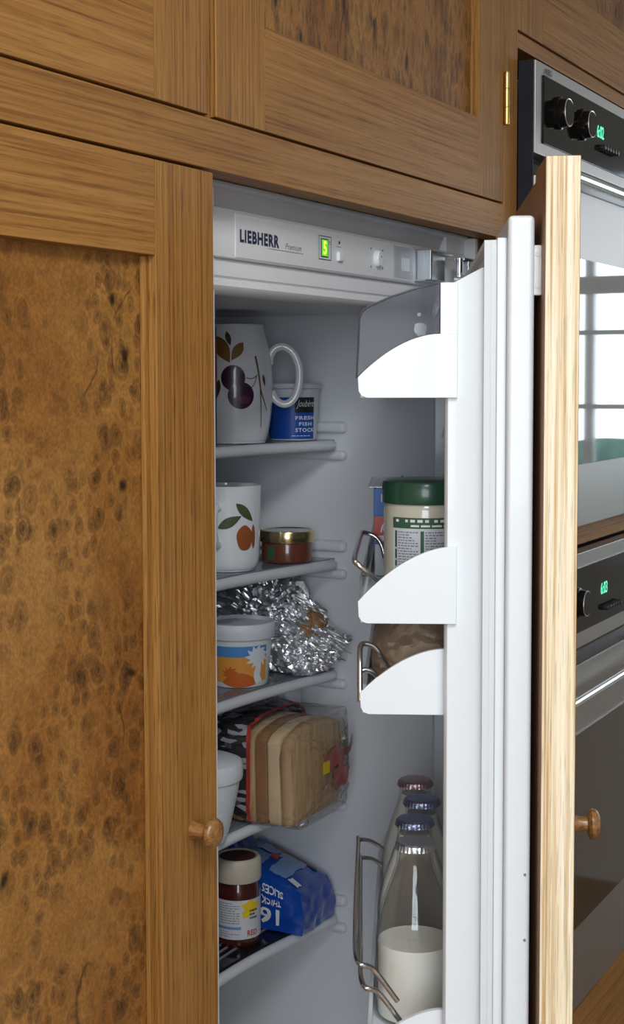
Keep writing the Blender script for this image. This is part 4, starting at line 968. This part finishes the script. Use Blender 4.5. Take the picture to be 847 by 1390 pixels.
# milk bottles
def milk_bottle(loc, label, level, foil, group='milk bottles in the door'):
    b = thing('milk_bottle', label, 'milk bottle', loc, group)
    H = .1465
    out = [(.0285, .0), (.0305, .0020), (.0318, .006), (.0320, .015), (.0320, .060), (.0312, .074), (.0286, .088), (.0240, .103), (.0190, .117), (.0158, .127), (.0148, .133), (.0146, .137), (.0152, .1380), (.0152, .1405), (.0147, .1412), (.0147, .1445)]
    osm = smooth_prof(out[2:12], 4)
    prof = [(0, .0008), (.026, .0008)]+out[:2]+osm+out[12:]
    inner = [(max(.001, r-.0020), z) for r, z in osm]
    fin('glass', lathe(nb(), prof+[(.0128, .1445), (.0126, .137)]+inner[::-1][1:]+[(.026, .004), (0, .004)], loc, 56), 'bottle_glass', b)
    ir = interp(inner); zs = [.0045+(level-.0045)*k/24 for k in range(25)]
    fin('milk', lathe(nb(), [(0, .0042), (.026, .0042)]+[(ir(z)+.0002, z) for z in zs]+[(0, level-.0004)], loc, 48), 'milk', b)
    bm = nb(); sg = 64; rings = []
    for r, z in ((.0, .1463), (.010, .1466), (.0142, .1462), (.0158, .1448), (.0160, .1425), (.0164, .1402)):
        if r == 0: rings.append([bm.verts.new((loc[0], loc[1], loc[2]+z))]); continue
        rings.append([bm.verts.new((loc[0]+(r+(.0006*(i % 2) if z < .1445 else 0))*math.cos(2*math.pi*i/sg), loc[1]+(r+(.0006*(i % 2) if z < .1445 else 0))*math.sin(2*math.pi*i/sg), loc[2]+z+(.0006*noise.noise(Vector((i, r*900, 0))) if z > .145 else 0))) for i in range(sg)])
    for A, B2 in zip(rings, rings[1:]):
        for i in range(sg):
            j = (i+1) % sg
            bm.faces.new((A[0], B2[i], B2[j]) if len(A) == 1 else (A[i], B2[i], B2[j], A[j]))
    fin('foil_cap', bm, foil, b, angle=20)
    return b
BZ = .9794
b1 = milk_bottle(D(.433, .0865, BZ), 'part empty glass milk bottle with crinkled silver foil cap', .0640, 'silver_foil')
bm = nb(); q0 = D(.433, .0865, BZ); ph = math.atan2(CAM.y-q0[1], CAM.x-q0[0]); f = cyl(q0, interp([(.0320, .060), (.0312, .074), (.0286, .088), (.0240, .103)]), ph, .0004)
fine_print(bm, f, -.006, .022, .0735, .0765, 1, 1, .8, 4); fin('embossing', bm, 'bottle_glass', b1, recalc=False)
b2 = milk_bottle(D(.371, .0865, BZ), 'full glass milk bottle with silver blue cap right next to the part empty bottle', .1330, 'blue_silver_foil')
rest = []
for s, t, lab, mt in ((.309, .0800, 'full milk bottle with blue foil cap standing between two other full bottles', 'blue_silver_foil'), (.247, .0855, 'full glass milk bottle with red silver foil cap', 'red_silver_foil')):
    c = copy_tree(b2); c.location = D(s, t, BZ); c['label'] = lab
    for ch in c.children:
        if ch.name.startswith('foil_cap'):
            ch.data = ch.data.copy(); ch.data.materials[0] = MT[mt]
